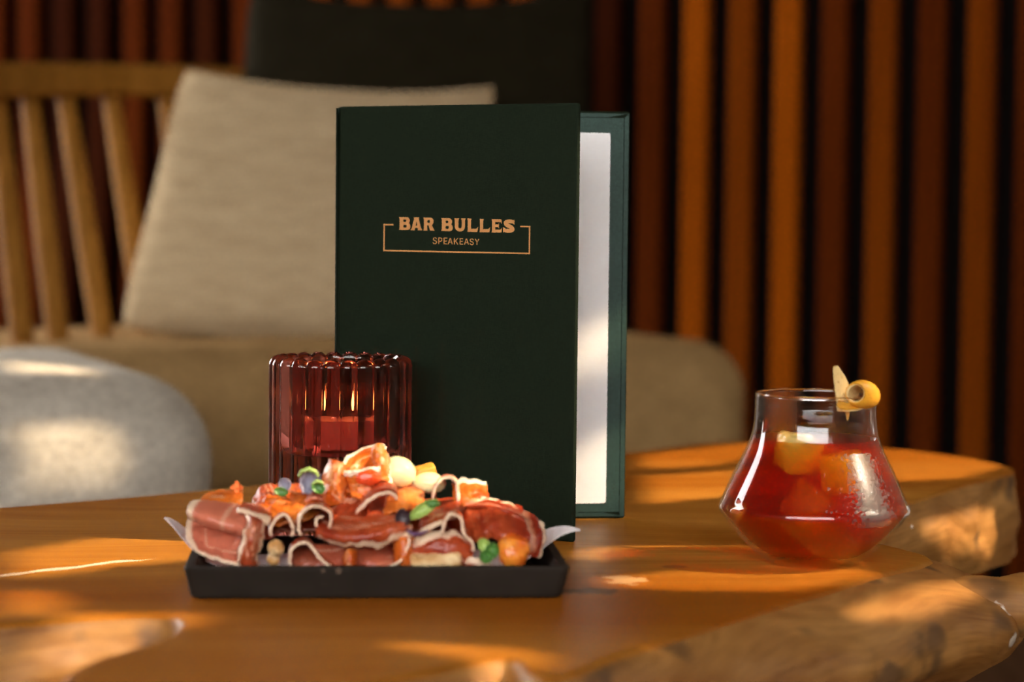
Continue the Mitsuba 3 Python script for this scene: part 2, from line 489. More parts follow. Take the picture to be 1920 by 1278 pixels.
hole([on_pouf(*q) for q in ((-30, 800), (115, 795), (160, 850), (150, 960), (-45, 960))])
hole([P(-60, 690, 2.25), P(80, 693, 2.2), P(150, 720, 2.1), P(-60, 735, 2.1)])
hole([P(1540, 1120, 1.16), P(1700, 1066, 1.25), P(1790, 1050, 1.29), P(1850, 1100, 1.27), P(1720, 1150, 1.20), P(1570, 1165, 1.15)])
hole([P(1080, 195, 1.335), P(1080, 195, 1.362), P(1074, 900, 1.335), P(1074, 900, 1.362)])
hole([P(x, y, Y) for x, y in ((10, 1172), (150, 1160), (325, 1155), (325, 1185), (150, 1215), (10, 1225)) for Y in (1.055, 1.095)])
hole([G(640, 1198), G(935, 1214), G(1010, 1226), G(1010, 1262), G(940, 1262), G(920, 1236), G(640, 1212)])
hole([G(1120, 1203), G(1205, 1198), G(1225, 1212), G(1130, 1222)])
hole([G(-80, 1105), G(80, 1108), G(115, 1130), G(60, 1150), G(-80, 1155)])
for h in HOLES:
    wall = wall.difference(h)
polys = list(getattr(wall, 'geoms', [wall]))
wm = trimesh.util.concatenate([trimesh.creation.extrude_polygon(g, 0.02, engine='earcut') for g in polys if g.area > 1e-5])
add('wall_right', frame(wm, np.array([WX, 0, 0]), np.array([0, 1.0, 0]), np.array([0, 0, 1.0]), np.array([1.0, 0, 0])), 'mat_plaster', kind='structure',
    label='side wall with small openings that let in patches of sun')
# low wall behind the camera; the left side and the front stay open to the sky
quadbox('wall_front', (-3.2, -2.5, 0.0), (1.3, -2.4, 0.95), 'mat_plaster', kind='structure', label='wall behind the viewer')
lw = trimesh.util.concatenate([trimesh.creation.box(bounds=[(-3.2, -2.5, 0), (-3.1, 2.6, 2.6)]), trimesh.creation.box(bounds=[(-3.2, 2.6, 0), (-3.1, 5.9, 0.5)])])
add('wall_left', lw, 'mat_plaster', kind='structure', label='side wall with a wide opening on the left')

# ------------------------------------------------------------------ the live-edge table
OUT = [  # (point on the table's plane, how far the natural edge swells out below the rim)
    ((-0.56, 1.30, 0), .012), ((-0.66, 1.12, 0), .012), ((-0.68, 0.95, 0), .012), ((-0.60, 0.86, 0), .012)]
OUT = [(np.array([a[0], a[1], TABLE]), b) for a, b in OUT]
near = [(-40, 1172, .004), (60, 1166, .004), (170, 1156, .004), (270, 1150, .004), (325, 1153, .004), (342, 1166, .004), (318, 1193, .004), (250, 1213, .006), (180, 1233, .006), (130, 1256, .008), (100, 1290, .008),
        (-60, 1345, .01)]
near2 = [(150, 1420, .01), (500, 1330, .012), (760, 1268, .012), (900, 1238, .012), (945, 1228, .010), (975, 1236, .006), (990, 1262, .006), (1030, 1275, .006), (1080, 1262, .010), (1150, 1232, .020), (1240, 1204, .030),
         (1340, 1172, .036), (1450, 1138, .042), (1570, 1102, .046), (1660, 1072, .050), (1725, 1050, .054), (1752, 1036, .054), (1742, 1027, .040), (1715, 1021, .020), (1640, 1012, .006), (1592, 1002, .008), (1580, 985, .010), (1620, 966, .014), (1680, 948, .014), (1740, 930, .012), (1800, 910, .010),
         (1870, 893, .006), (1903, 885, .005), (1902, 877, .005), (1880, 870, .005), (1820, 857, .008), (1700, 842, .008), (1560, 832, .008), (1420, 827, .008), (1330, 829, .008), (1260, 837, .008), (1180, 847, .008), (1000, 863, .008), (800, 880, .008),
         (640, 893, .008), (500, 906, .008), (250, 930, .008), (0, 950, .008)]
OUT = [(G(x, y), b) for x, y, b in near2] + OUT[:3] + [(np.array([-0.52, 0.97, TABLE]), .01)] + [(G(x, y), b) for x, y, b in near]
ctl = np.array([[p[0], p[1], b] for p, b in OUT])
tt = np.r_[0, np.cumsum(np.linalg.norm(np.diff(np.vstack([ctl, ctl[:1]])[:, :2], axis=0), axis=1))]
NB = int(tt[-1] / 0.004)
cs = interp1d(tt, np.vstack([ctl, ctl[:1]]), axis=0)(np.linspace(0, tt[-1], NB, endpoint=False))
for _ in range(3):                       # round the corners of the drawn outline
    cs = 0.25 * np.roll(cs, 1, 0) + 0.5 * cs + 0.25 * np.roll(cs, -1, 0)
if np.sum(cs[:, 0] * np.roll(cs[:, 1], -1) - np.roll(cs[:, 0], -1) * cs[:, 1]) < 0:
    cs = cs[::-1].copy()
ring_xy, bulge = cs[:, :2], cs[:, 2]
tan = np.roll(ring_xy, -3, 0) - np.roll(ring_xy, 3, 0)
tan /= np.linalg.norm(tan, axis=1, keepdims=True)
nrm = np.stack([tan[:, 1], -tan[:, 0]], 1)
for _ in range(4):
    nrm = (np.roll(nrm, 1, 0) + 2 * nrm + np.roll(nrm, -1, 0)) / 4
poly_t = sg.Polygon(ring_xy).buffer(0)
shapely.prepare(poly_t)
TH_SLAB = 0.062


def rim_drop(xy):
    """Sculpted dips of the top: the branch at the right falls away."""
    x, y = xy[:, 0], xy[:, 1]
    a = np.clip((x - 0.19) / 0.06, 0, 1) * np.clip((1.40 - y) / 0.05, 0, 1)
    return -0.004 * a * a * (3 - 2 * a)


gx, gy = np.meshgrid(np.arange(-0.72, 0.48, 0.007), np.arange(0.70, 2.0, 0.007))
gp = np.stack([gx.ravel(), gy.ravel()], 1)
gp += (meshkit.noise(np.c_[gp * 300, gp[:, :1] * 0]) - 0.5)[:, None] * 0.002
kt = cKDTree(ring_xy)
inside = shapely.contains_xy(poly_t, gp[:, 0], gp[:, 1])
gp = gp[inside]
gp = gp[kt.query(gp)[0] > 0.0045]
insets = [ring_xy - nrm * d for d in (0.0012, 0.0028)]
allp = np.vstack([ring_xy, *insets, gp])
ok = np.ones(len(allp), bool)
ok[NB:3 * NB] = shapely.contains_xy(poly_t, allp[NB:3 * NB, 0], allp[NB:3 * NB, 1]) & (kt.query(allp[NB:3 * NB])[0] > 0.0008)
allp = allp[ok]
tri = Delaunay(allp).simplices
cen = allp[tri].mean(1)
tri = tri[shapely.contains_xy(poly_t, cen[:, 0], cen[:, 1])]
dist = kt.query(allp)[0]
ztop = TABLE - 0.0022 * np.clip(1 - dist / 0.004, 0, 1) ** 2 + rim_drop(allp)
topm = trimesh.Trimesh(np.c_[allp, ztop], tri, process=False)
if topm.face_normals[:, 2].mean() < 0:
    topm.invert()
tb = thing('table', 'live edge wooden slab table with a glossy golden brown top and raw pale edges', 'table')
add('table_top', topm, 'mat_wood_top', tb, smooth=True, label='glossy golden brown top')
K = 22
edge_rings = []
for k in range(K + 1):
    s = k / K
    a = s * math.pi * 0.86
    off = bulge * np.sin(a) ** 0.9 if k else bulge * 0
    z = -TH_SLAB * (s ** 1.15)
    p3 = np.c_[ring_xy + nrm * off[:, None], np.full(NB, TABLE - 0.0022 + z)]
    p3[:, 2] += rim_drop(ring_xy)
    w = min(1, s * 4)
    amp = (meshkit.fbm(np.c_[ring_xy * 14, np.full(NB, s * 1.2)], 4, 3) - 0.5) * 0.020 + (meshkit.fbm(np.c_[ring_xy * 60, np.full(NB, s * 6)], 3, 5) - 0.5) * 0.005
    p3[:, :2] += nrm * (amp * w)[:, None]
    edge_rings.append(p3)
ev = np.vstack(edge_rings)
i, j = np.meshgrid(np.arange(K), np.arange(NB), indexing='ij')
q = np.stack([i * NB + j, (i + 1) * NB + j, (i + 1) * NB + (j + 1) % NB, i * NB + (j + 1) % NB], -1).reshape(-1, 4)
add('live_edge', trimesh.Trimesh(ev, np.vstack([q[:, [0, 1, 2]], q[:, [0, 2, 3]]]), process=False), 'mat_wood_side', tb, smooth=True, label='raw pale natural edge')
br_c = smooth_curve([P(1720, 1150, 1.30), P(1830, 1140, 1.285), P(1930, 1132, 1.285), P(2030, 1110, 1.32), P(2120, 1070, 1.36)], 40)
br_m = tube(br_c, np.interp(np.linspace(0, 1, 40), [0, .25, .5, 1], [.020, .0175, .0170, .019]), 40)
add('branch', disp(br_m, .004, 40, 6), 'mat_wood_side', tb, smooth=60, label='raw branch stump growing out of the edge')
under = trimesh.creation.extrude_polygon(poly_t.simplify(0.003), 0.004, engine='earcut')
under.apply_translation((0, 0, TABLE - TH_SLAB - 0.006))
add('underside', under, 'mat_wood_side', tb)
for x, y in ((-0.35, 1.05), (-0.12, 1.5), (0.1, 1.25)):
    add('leg', tube([(x, y, 0), (x + .01, y, .1), (x, y + .01, .25), (x, y, TABLE - TH_SLAB + .004)], [.045, .035, .034, .05], 16), 'mat_wood_side', tb, smooth=40)

# ------------------------------------------------------------------ the menu folder
SPX, FRX, BKX = G(630, 977), G(1075, 1016.5), G(1172, 971)
MH = 0.2565
Z3 = np.array([0, 0, 1.0])


def unit(v):
    return v / np.linalg.norm(v)


uf, ub = unit((FRX - SPX) * [1, 1, 0]), unit((BKX - SPX) * [1, 1, 0])
WF, WB = np.linalg.norm((FRX - SPX)[:2]), np.linalg.norm((BKX - SPX)[:2])
nf = np.array([uf[1], -uf[0], 0])            # out of the front cover, towards the viewer
nb = np.array([ub[1], -ub[0], 0])            # out of the inner face of the back cover
if nf[1] > 0: nf = -nf
if nb[1] > 0: nb = -nb
menu = thing('menu_folder', 'dark green cloth menu folder with copper lettering standing half open on the table', 'menu')


def panel(w, t, h, r, uvs=1.0):
    m = rbox(w, t, h, r, 12)
    return m, np.c_[m.vertices[:, 0], m.vertices[:, 2]] * uvs


pm, puv = panel(WF, 0.0036, MH, 0.0016)
fc = add('front_cover', frame(pm, SPX + uf * WF / 2 - nf * 0.0018 + Z3 * MH / 2, uf, -nf, Z3), 'mat_cloth', menu, uv=puv)
pm, puv = panel(WB, 0.0036, MH, 0.0016)
bc = add('back_cover', frame(pm, SPX + ub * WB / 2 - nb * 0.0018 + Z3 * MH / 2, ub, -nb, Z3), 'mat_cloth', menu, uv=puv)
add('spine', tube([SPX + Z3 * 0.001 - nf * .002, SPX + Z3 * (MH - 0.001) - nf * .002], 0.0026, 12), 'mat_cloth', menu)
# turned-in cloth of the inner face: a lining set in from the edges, with mitred strips round it
mt = 0.0042
lin = sg.box(mt, mt, WB - mt, MH - mt)
lm = trimesh.creation.extrude_polygon(lin, 0.0005, engine='earcut')
lk = add('lining', frame(lm, SPX + nb * 0.0, ub, Z3, nb), 'mat_endpaper', bc, uv=lm.vertices[:, :2], label='lighter green lining')
for pts in ([(WB - mt + .0004, .0012), (WB - .001, .0012), (WB - .001, MH - .0012), (WB - mt + .0004, MH - mt)], [(0, MH - mt + .0004), (WB - mt - .010, MH - mt + .0004), (WB - .002, MH - .0014), (0, MH - .0014)],
            [(0, .0014), (WB - .002, .0014), (WB - mt - .010, mt - .0004), (0, mt - .0004)]):
    sm = trimesh.creation.extrude_polygon(sg.Polygon(pts), 0.0007, engine='earcut')
    add('turned_edge', frame(sm, SPX, ub, Z3, nb), 'mat_endpaper', bc, uv=sm.vertices[:, :2])
pp = sg.box(0.012, 0.0098, WB - 0.0128, MH - 0.0136).buffer(-0.0015).buffer(0.0015)
sm = trimesh.creation.extrude_polygon(pp, 0.0005, engine='earcut')
add('paper_sheet', frame(sm, SPX + nb * 0.0006, ub, Z3, nb), 'mat_paper', menu, label='blank off-white paper sheet')


def on_cover(px, py):
    d = ray(px, py)
    p = CAM + d * ((SPX - CAM) @ nf / (d @ nf)) - SPX
    return p @ uf, p[2]


def stem(x, w, f=.06, up=1.0, lo=0.0):
    return sg.Polygon([(x - f, lo), (x + w + f, lo), (x + w, lo + .13), (x + w, up - .13), (x + w + f, up), (x - f, up), (x, up - .13), (x, lo + .13)])


def rr(x0, y0, x1, y1, r):
    return sg.box(x0 + r, y0 + r, x1 - r, y1 - r).buffer(r)


def glyph(c):
    st = stem(.06, .28)
    if c == 'B':
        g = rr(.1, 0, .96, .56, .26).union(rr(.1, .46, .90, 1, .26)).union(sg.box(.06, 0, .5, 1)).union(st)
        return g.difference(rr(.36, .18, .64, .40, .09)).difference(rr(.36, .62, .60, .82, .09))
    if c == 'R':
        g = rr(.1, .40, .92, 1, .29).union(sg.box(.06, .42, .5, 1)).union(st).union(sg.Polygon([(.42, .50), (.72, .50), (1.02, 0), (.64, 0)]))
        return g.difference(rr(.36, .60, .62, .81, .09))
    if c == 'A':
        g = sg.Polygon([(0.04, 0), (.34, 0), (.39, .18), (.63, .18), (.68, 0), (.98, 0), (.68, 1), (.34, 1)])
        g = g.union(sg.Polygon([(-.04, 0), (.38, 0), (.33, .11), (.05, .11)])).union(sg.Polygon([(.64, 0), (1.06, 0), (.97, .11), (.69, .11)])).union(sg.box(.26, .93, .76, 1))
        return g.difference(sg.Polygon([(.43, .36), (.59, .36), (.51, .70)]))
    if c == 'U':
        g = rr(.08, 0, .92, 1.4, .40).intersection(sg.box(0, 0, 1, 1)).difference(rr(.37, .24, .65, 1.5, .13))
        return g.union(sg.Polygon([(0, 1), (.44, 1), (.37, .87), (.08, .87)])).union(sg.Polygon([(.58, 1), (1, 1), (.92, .87), (.65, .87)]))
    if c == 'L':
        return st.union(sg.box(.06, 0, .9, .24)).union(sg.Polygon([(.66, .1), (.9, 0), (.97, .40), (.86, .28)]))
    if c == 'E':
        g = st.union(sg.box(.06, 0, .9, .22)).union(sg.box(.06, .78, .88, 1)).union(sg.box(.06, .40, .62, .61))
        g = g.union(sg.Polygon([(.66, .1), (.9, 0), (.97, .38), (.86, .26)])).union(sg.Polygon([(.66, .9), (.88, 1), (.94, .64), (.84, .76)]))
        return g.union(sg.Polygon([(.5, .5), (.62, .40), (.68, .28), (.68, .72), (.62, .61)]))
    path = smooth_curve([(.80, .76), (.52, .87), (.22, .74), (.36, .56), (.62, .44), (.78, .26), (.50, .13), (.16, .25)], 60)
    g = sg.LineString(path).buffer(.155, cap_style='flat')
    g = g.union(sg.Polygon([(.72, .9), (.92, 1), (.92, .62), (.78, .68)])).union(sg.Polygon([(.22, .1), (.02, 0), (.02, .40), (.2, .34)]))
    return affinity.translate(g, 0, 0)


def emboss(poly2d, name, parent, h=0.00025):
    ms = [trimesh.creation.extrude_polygon(g, h, engine='earcut') for g in getattr(poly2d, 'geoms', [poly2d])]
    m = trimesh.util.concatenate(ms)
    return add(name, frame(m, SPX + nf * 0.00002, uf, Z3, nf), 'mat_foil', parent)


def zoomed(x, y):
    return 700 + x / 6.1935, 390 + y / 6.19


for c, x0, x1, t0, b0 in (('B', 300, 432, 104, 254), ('A', 433, 572, 106, 258), ('R', 583, 712, 109, 262), ('B', 790, 923, 116, 268), ('U', 938, 1077, 118, 272), ('L', 1092, 1219, 121, 277), ('L', 1234, 1358, 124, 281), ('E', 1374, 1497, 127, 284), ('S', 1508, 1642, 130, 288)):
    g = glyph(c)
    s0, z1 = on_cover(*zoomed(x0, t0))
    s1, z0 = on_cover(*zoomed(x1, b0))
    bx = g.bounds
    g = affinity.affine_transform(g, [(s1 - s0) / (bx[2] - bx[0]), 0, 0, (z1 - z0) / (bx[3] - bx[1]), s0 - bx[0] * (s1 - s0) / (bx[2] - bx[0]), z0 - bx[1] * (z1 - z0) / (bx[3] - bx[1])])
    emboss(g, 'letter', fc)
for c, x0, x1, t0, b0 in (('S', 693, 740, 338, 418), ('P', 757, 801, 341, 417), ('E', 819, 860, 343, 419), ('A', 868, 922, 345, 420), ('K', 938, 988, 347, 421), ('E', 1005, 1043, 349, 423), ('A', 1056, 1110, 351, 425), ('S', 1121, 1168, 352, 429), ('Y', 1180, 1232, 355, 428)):
    m = meshkit.text_mesh(c, 0.01, 0.00025)
    s0, z1 = on_cover(*zoomed(x0, t0))
    s1, z0 = on_cover(*zoomed(x1, b0))
    lo, hi = m.bounds
    v = m.vertices
    v = np.c_[s0 + (v[:, 0] - lo[0]) / (hi[0] - lo[0]) * (s1 - s0), z0 + (v[:, 1] - lo[1]) / (hi[1] - lo[1]) * (z1 - z0), v[:, 2]]
    add('small_letter', frame(trimesh.Trimesh(v, m.faces, process=False), SPX + nf * 0.00002, uf, Z3, nf), 'mat_foil', fc)
a0, a1, a2, a3, a4, a5 = [on_cover(*zoomed(*p)) for p in ((235, 184), (128, 184), (126, 484), (1815, 534), (1815, 222), (1707, 219))]
zt, zb = (a1[1] + a4[1]) / 2, (a2[1] + a3[1]) / 2
s_l, s_r = (a1[0] + a2[0]) / 2, (a3[0] + a4[0]) / 2
emboss(sg.LineString([(a0[0], zt), (s_l, zt), (s_l, zb), (s_r, zb), (s_r, zt), (a5[0], zt)]).buffer(0.00045, cap_style='flat', join_style='mitre'), 'frame_line', fc)

# ------------------------------------------------------------------ the candle in its ribbed glass
CC = np.array([(637.5 - 960) / F * 1.36, 1.36, TABLE])
CC = P(637.5, 900, 1.36)
CC[2] = TABLE
CR_, CH = 0.0424, 0.1075
NRIB, SEG = 24, 14
phi = np.arange(NRIB * SEG) * 2 * np.pi / (NRIB * SEG)
u = (phi * NRIB / (2 * np.pi)) % 1.0 * 2 - 1
rib = np.sqrt(np.maximum(0, 1 - (0.93 * u) ** 2))               # round ribs, 1 on the crest
A_ = 0.0042
R0 = CR_ - A_
prof = [(0.0, 0.0, 0, 0), (0.030, 0.0, 0, 0), (0.0360, 0.0005, 0, 0), (R0 - .0004, 0.003, .6, 0), (R0, 0.008, 1, 0)]
prof += [(R0, z, 1, 0) for z in (0.03, 0.06, 0.09, 0.1005)]
prof += [(R0 - 0.0018 * (1 - math.cos(a)), 0.1020 + 0.0055 * math.sin(a), math.cos(a) * .9 + .1, math.sin(a)) for a in np.linspace(0.05, math.pi / 2, 10)]
prof += [(R0 - 0.0018 - 0.0016 * math.sin(a), 0.1075 - 0.0042 * (1 - math.cos(a)), 0.1 * math.cos(a), math.cos(a)) for a in np.linspace(0.2, math.pi / 2, 6)]
RI = R0 - .0034
prof += [(RI, 0.095, 0, 0), (RI, 0.07, 0, 0), (RI, 0.056, 0, 0), (RI - .003, 0.0505, 0, 0), (0.02, 0.0500, 0, 0), (0.0, 0.0500, 0, 0)]
rows = []
for r, z, f, top in prof:
    rad = r + A_ * f * rib if r > 0 else np.zeros_like(phi)
    zz = z - 0.0042 * top * (1 - rib) if r > 0 else np.full_like(phi, z)
    rows.append(np.stack([rad * np.cos(phi + 0.06), rad * np.sin(phi + 0.06), np.broadcast_to(zz, phi.shape)], 1))
cg = np.array(rows)
nv, nu = cg.shape[:2]
i, j = np.meshgrid(np.arange(nv - 1), np.arange(nu), indexing='ij')
q = np.stack([i * nu + j, i * nu + (j + 1) % nu, (i + 1) * nu + (j + 1) % nu, (i + 1) * nu + j], -1).reshape(-1, 4)
cm = trimesh.Trimesh(cg.reshape(-1, 3) + CC, np.vstack([q[:, [0, 1, 2]], q[:, [0, 2, 3]]]), process=False)
cm.merge_vertices()
cm.update_faces(cm.nondegenerate_faces())
add('candle_holder', cm, 'mat_candle_glass', smooth=40, label='ribbed plum red glass candle holder standing left of the menu folder', cat='candle holder')
cand = thing('candle', 'lit candle burning inside the ribbed plum red glass', 'candle')
add('wax', lathe([(0, .0515), (.0190, .0515), (.0193, .0525), (.0193, .0690), (.0185, .0700), (.012, .0690), (0, .0685)], 64).apply_translation(CC), 'mat_wax', cand, smooth=40)
add('cup', lathe([(0.0, .0510), (.0198, .0510), (.0202, .052), (0.0204, .0765)], 64).apply_translation(CC), 'mat_cup', cand, smooth=40, label='clear cup')
add('wick', tube([CC + [0, 0, .0685], CC + [.0006, 0, .073], CC + [.0012, 0, .0755]], .0006, 8), 'mat_wick', cand, smooth=True)
fl = lathe([(0, .0745), (.0012, .0755), (.0019, .078), (.0020, .080), (.0016, .0820), (.0009, .0845), (0, .0870)], 24).apply_translation(CC + [.001, 0, 0])
add('flame', fl, 'mat_flame', cand, smooth=True, label='small yellow flame', more={'emitter': {'type': 'area', 'radiance': {'type': 'rgb', 'value': [3.0, 1.6, 0.45]}}})

# ------------------------------------------------------------------ the cocktail
GC = P(1524, 1057, 1.276)
GC[2] = TABLE
outer = smooth_curve([(.0245, .0008), (.0300, .0042), (.0385, .0118), (.0455, .0198), (.0497, .0252), (.0520, .0285)], 26).tolist()
outer += smooth_curve([(.0520, .0285), (.0529, .0303), (.0526, .0322), (.0512, .0348)], 10).tolist()[1:]
outer += smooth_curve([(.0512, .0348), (.0458, .0475), (.0402, .0590), (.0366, .0670), (.0345, .0740), (.0337, .0800), (.0334, .0870), (.0333, .0935)], 40).tolist()[1:]
outer = np.array(outer)
wallt = np.interp(outer[:, 1], [0, .01, .03, .09], [.0040, .0026, .0017, .0013])
dv = np.gradient(outer, axis=0)
nn = np.stack([dv[:, 1], -dv[:, 0]], 1)
nn /= np.linalg.norm(nn, axis=1, keepdims=True)
inner = outer - nn * wallt[:, None]
inner = inner[inner[:, 1] > 0.0052]
LZ = 0.0698
rim_c = (outer[-1] + inner[-1]) / 2
rim_r = np.linalg.norm(outer[-1] - inner[-1]) / 2
rim = [(rim_c[0] + rim_r * math.cos(a), rim_c[1] + rim_r * math.sin(a)) for a in np.linspace(0.3, math.pi - 0.3, 7)]
ri = float(np.interp(LZ, inner[:, 1], inner[:, 0]))
dry = [p for p in inner[::-1].tolist() if p[1] > LZ] + [(ri, LZ)]
wet = [(ri, LZ)] + [p for p in inner[::-1].tolist() if p[1] < LZ]
wet += [(wet[-1][0] * .8, 0.0048), (0, 0.0046)]
glass_m = lathe([(0, 0.0), (.0215, 0.0), (.0235, .0003)] + outer.tolist(), 144).apply_translation(GC)
liq_m = lathe(wet[::-1], 144).apply_translation(GC)


def medium(scatter, absorb):
    t = np.add(scatter, absorb)
    return {'type': 'homogeneous', 'albedo': {'type': 'rgb', 'value': (np.array(scatter) / t).tolist()}, 'scale': float(t.max()), 'sigma_t': {'type': 'rgb', 'value': (t / t.max()).tolist()}}


scene['liquid_medium'] = medium([5.0, 0.6, 0.03], [4.0, 55.0, 190.0])
scene['ice_medium'] = medium([150.0, 95.0, 28.0], [0.5, 7.0, 26.0])
LIQ, ICE = {'type': 'ref', 'id': 'liquid_medium'}, {'type': 'ref', 'id': 'ice_medium'}
scene['mat_tumbler'] = {'type': 'thindielectric', 'int_ior': 1.5}
scene['mat_liquid_side'] = {'type': 'thindielectric', 'int_ior': 1.35, 'ext_ior': 1.30}
scene['mat_liquid_top'] = {'type': 'thindielectric', 'int_ior': 1.35}
scene['mat_ice_wet'] = {'type': 'thindielectric', 'int_ior': 1.50, 'ext_ior': 1.15}
scene['mat_ice_dry'] = {'type': 'thindielectric', 'int_ior': 1.31}
scene['mat_droplet'] = {'type': 'principled', 'base_color': {'type': 'rgb', 'value': [0.95, 0.95, 0.95]}, 'roughness': 0.14, 'spec_trans': 0.95, 'eta': 2.0}
gl = thing('tumbler', 'clear low tumbler with a wide belly and narrow rim on the right of the table', 'glass')
add('bowl', glass_m, 'mat_tumbler', gl, smooth=35)
add('rim', trimesh.creation.torus(rim_c[0], .0009, major_sections=120, minor_sections=12).apply_translation(GC + [0, 0, rim_c[1] + .0004]), 'mat_glass', gl, smooth=True, label='rounded clear rim')
# condensation: little beads on the side that faces the sun
beads, br = [], random.Random(4)
lens = trimesh.creation.icosphere(subdivisions=2)
lens = trimesh.Trimesh(lens.vertices, lens.faces, process=False)
for _ in range(3200):
    a = math.radians(br.gauss(-58, 6.0 if br.random() < .93 else 15))
    zc = br.uniform(.026, .064)
    r_ = float(np.interp(zc, outer[:, 1], outer[:, 0]))
    sl = (np.interp(zc + .002, outer[:, 1], outer[:, 0]) - np.interp(zc - .002, outer[:, 1], outer[:, 0])) / .004
    n3 = unit(np.array([math.cos(a), math.sin(a), -sl]))
    t3 = unit(np.cross(Z3, n3))
    size = br.uniform(.00025, .00060) * (1.6 if br.random() < .10 else 1)
    b = lens.copy()
    b.vertices = b.vertices * [size, size, size * .085]
    b = frame(b, GC + [r_ * math.cos(a), r_ * math.sin(a), zc] + n3 * .00003, t3, np.cross(n3, t3), n3)
    beads.append(b)
add('condensation', trimesh.util.concatenate(beads), 'mat_droplet', gl, smooth=True, kind='stuff', label='fine beads of condensation glinting in the sun')
drink = thing('cocktail', 'orange red iced cocktail filling the clear tumbler', 'drink')
add('liquid', liq_m, 'mat_liquid_side', drink, smooth=40, more={'interior': LIQ})
surf = sg.Point(0, 0).buffer(ri, 72)
ice_defs = [((-.0105, -.0110, .0620), .0210, (.2, .12, .4)), ((.0135, -.0140, .0520), .0230, (.1, -.15, -.25)), ((.002, .0185, .0540), .0240, (.2, .1, .2)), ((-.004, -.012, .0330), .0225, (.5, .3, .9)), ((.021, .014, .0300), .0220, (.2, .5, .3)), ((-.0440, -.0140, .0310), .0085, (.4, .3, .2))]
for n, (c, s, r) in enumerate(ice_defs):
    b = rbox(s, s * .95, s * .97, s * .15, 16)
    b = man2tri(tri2man(b).refine_to_length(0.0022))
    b = disp(b, .0010, 130, n)
    b.apply_transform(trimesh.transformations.euler_matrix(*r))
    b.apply_translation(c)
    lab = ('ice cube poking out of the drink at the left of the glass', 'ice cube just under the surface at the right of the glass', 'ice cube at the far side of the drink', 'ice cube low in the middle of the drink', 'ice cube deep at the right of the drink', 'small bright ice chip at the widest left point of the glass')[n]
    t = None
    if b.bounds[1][2] > LZ:
        t = thing('ice_cube', lab, 'ice cube')
        lo = trimesh.intersections.slice_mesh_plane(b, [0, 0, -1], [0, 0, LZ])
        hi = trimesh.intersections.slice_mesh_plane(b, [0, 0, 1], [0, 0, LZ])
        sec = sg.MultiPoint(lo.vertices[lo.vertices[:, 2] > LZ - 1e-6][:, :2]).convex_hull
        surf = surf.difference(sec)
        add('wet_part', lo.apply_translation(GC), 'mat_ice_wet', t, smooth=30, more={'exterior': LIQ, 'interior': ICE})
        add('dry_part', hi.apply_translation(GC), 'mat_ice_dry', t, smooth=30, more={'interior': ICE})
    else:
        add('ice_cube', b.apply_translation(GC), 'mat_ice_wet', smooth=30, more={'exterior': LIQ, 'interior': ICE}, label=lab, cat='ice cube')
sv, sf = trimesh.creation.triangulate_polygon(surf, engine='earcut')
sm = trimesh.Trimesh(np.c_[sv, np.full(len(sv), LZ)] + GC, sf, process=False)
if sm.face_normals[:, 2].mean() < 0:
    sm.invert()
add('surface', sm, 'mat_liquid_top', drink, more={'interior': LIQ})

# lemon peel on the rim
pk = thing('lemon_twist', 'curled strip of yellow citrus peel hooked over the rim of the tumbler', 'lemon peel')


def peel(rows, nu, nv, th=0.0016):
    g = control_grid(rows, nu, nv)
    n = grid_normals(g)
    add('zest', solid_sheet(g + n * th * .25, th * .5), 'mat_zest', pk, smooth=50)
    add('pith', solid_sheet(g - n * th * .28, th * .5), 'mat_pith', pk, smooth=50, label='pale pitted pith')


def ringpts(cx, cy, r, Y, a0, a1, n, sy=1.0):
    return [P(cx + r * math.cos(a), cy - r * sy * math.sin(a), Y) for a in np.linspace(a0, a1, n)]


peel([[P(1569, 770, 1.252), P(1568, 748, 1.252), P(1564, 716, 1.250), P(1562, 690, 1.248)], [P(1584, 772, 1.252), P(1580, 748, 1.252), P(1573, 716, 1.250), P(1565, 686, 1.248)], [P(1600, 770, 1.254), P(1597, 748, 1.254), P(1591, 722, 1.252), P(1569, 687, 1.249)]], 30, 12)
peel([ringpts(1604, 737, 17, 1.238, 3.6, -2.4, 12), ringpts(1617, 739, 24, 1.244, 3.5, -2.2, 12), ringpts(1628, 742, 20, 1.256, 3.4, -1.9, 12)], 44, 12)
peel([[P(1568, 760, 1.246), P(1580, 768, 1.242), P(1600, 768, 1.240), P(1618, 764, 1.243), P(1630, 752, 1.248)], [P(1572, 750, 1.250), P(1583, 756, 1.247), P(1600, 757, 1.246), P(1616, 754, 1.248), P(1626, 744, 1.252)]], 30, 6)
peel([[P(1583, 766, 1.252), P(1586, 778, 1.252), P(1588, 788, 1.252)], [P(1593, 766, 1.252), P(1592, 778, 1.252), P(1589, 788, 1.252)]], 10, 4, .0012)

# ------------------------------------------------------------------ the tray and what lies on it
ZT = TABLE + 0.0166
FL, FR = G(343, 1063, ZT), G(1070, 1062, ZT)
tx = unit(FR - FL)
ty = np.array([-tx[1], tx[0], 0])
TW, TD = np.linalg.norm(FR - FL), 0.112
tc = (FL + FR) / 2 + ty * TD / 2
tc[2] = TABLE


def rrect(w, d, r, z, h=0.0004, n=6):
    c = m3.CrossSection.square((w - 2 * r, d - 2 * r), True).offset(r, m3.JoinType.Round, 2.0, 4 * n)
    return c.extrude(h).translate((0, 0, z))


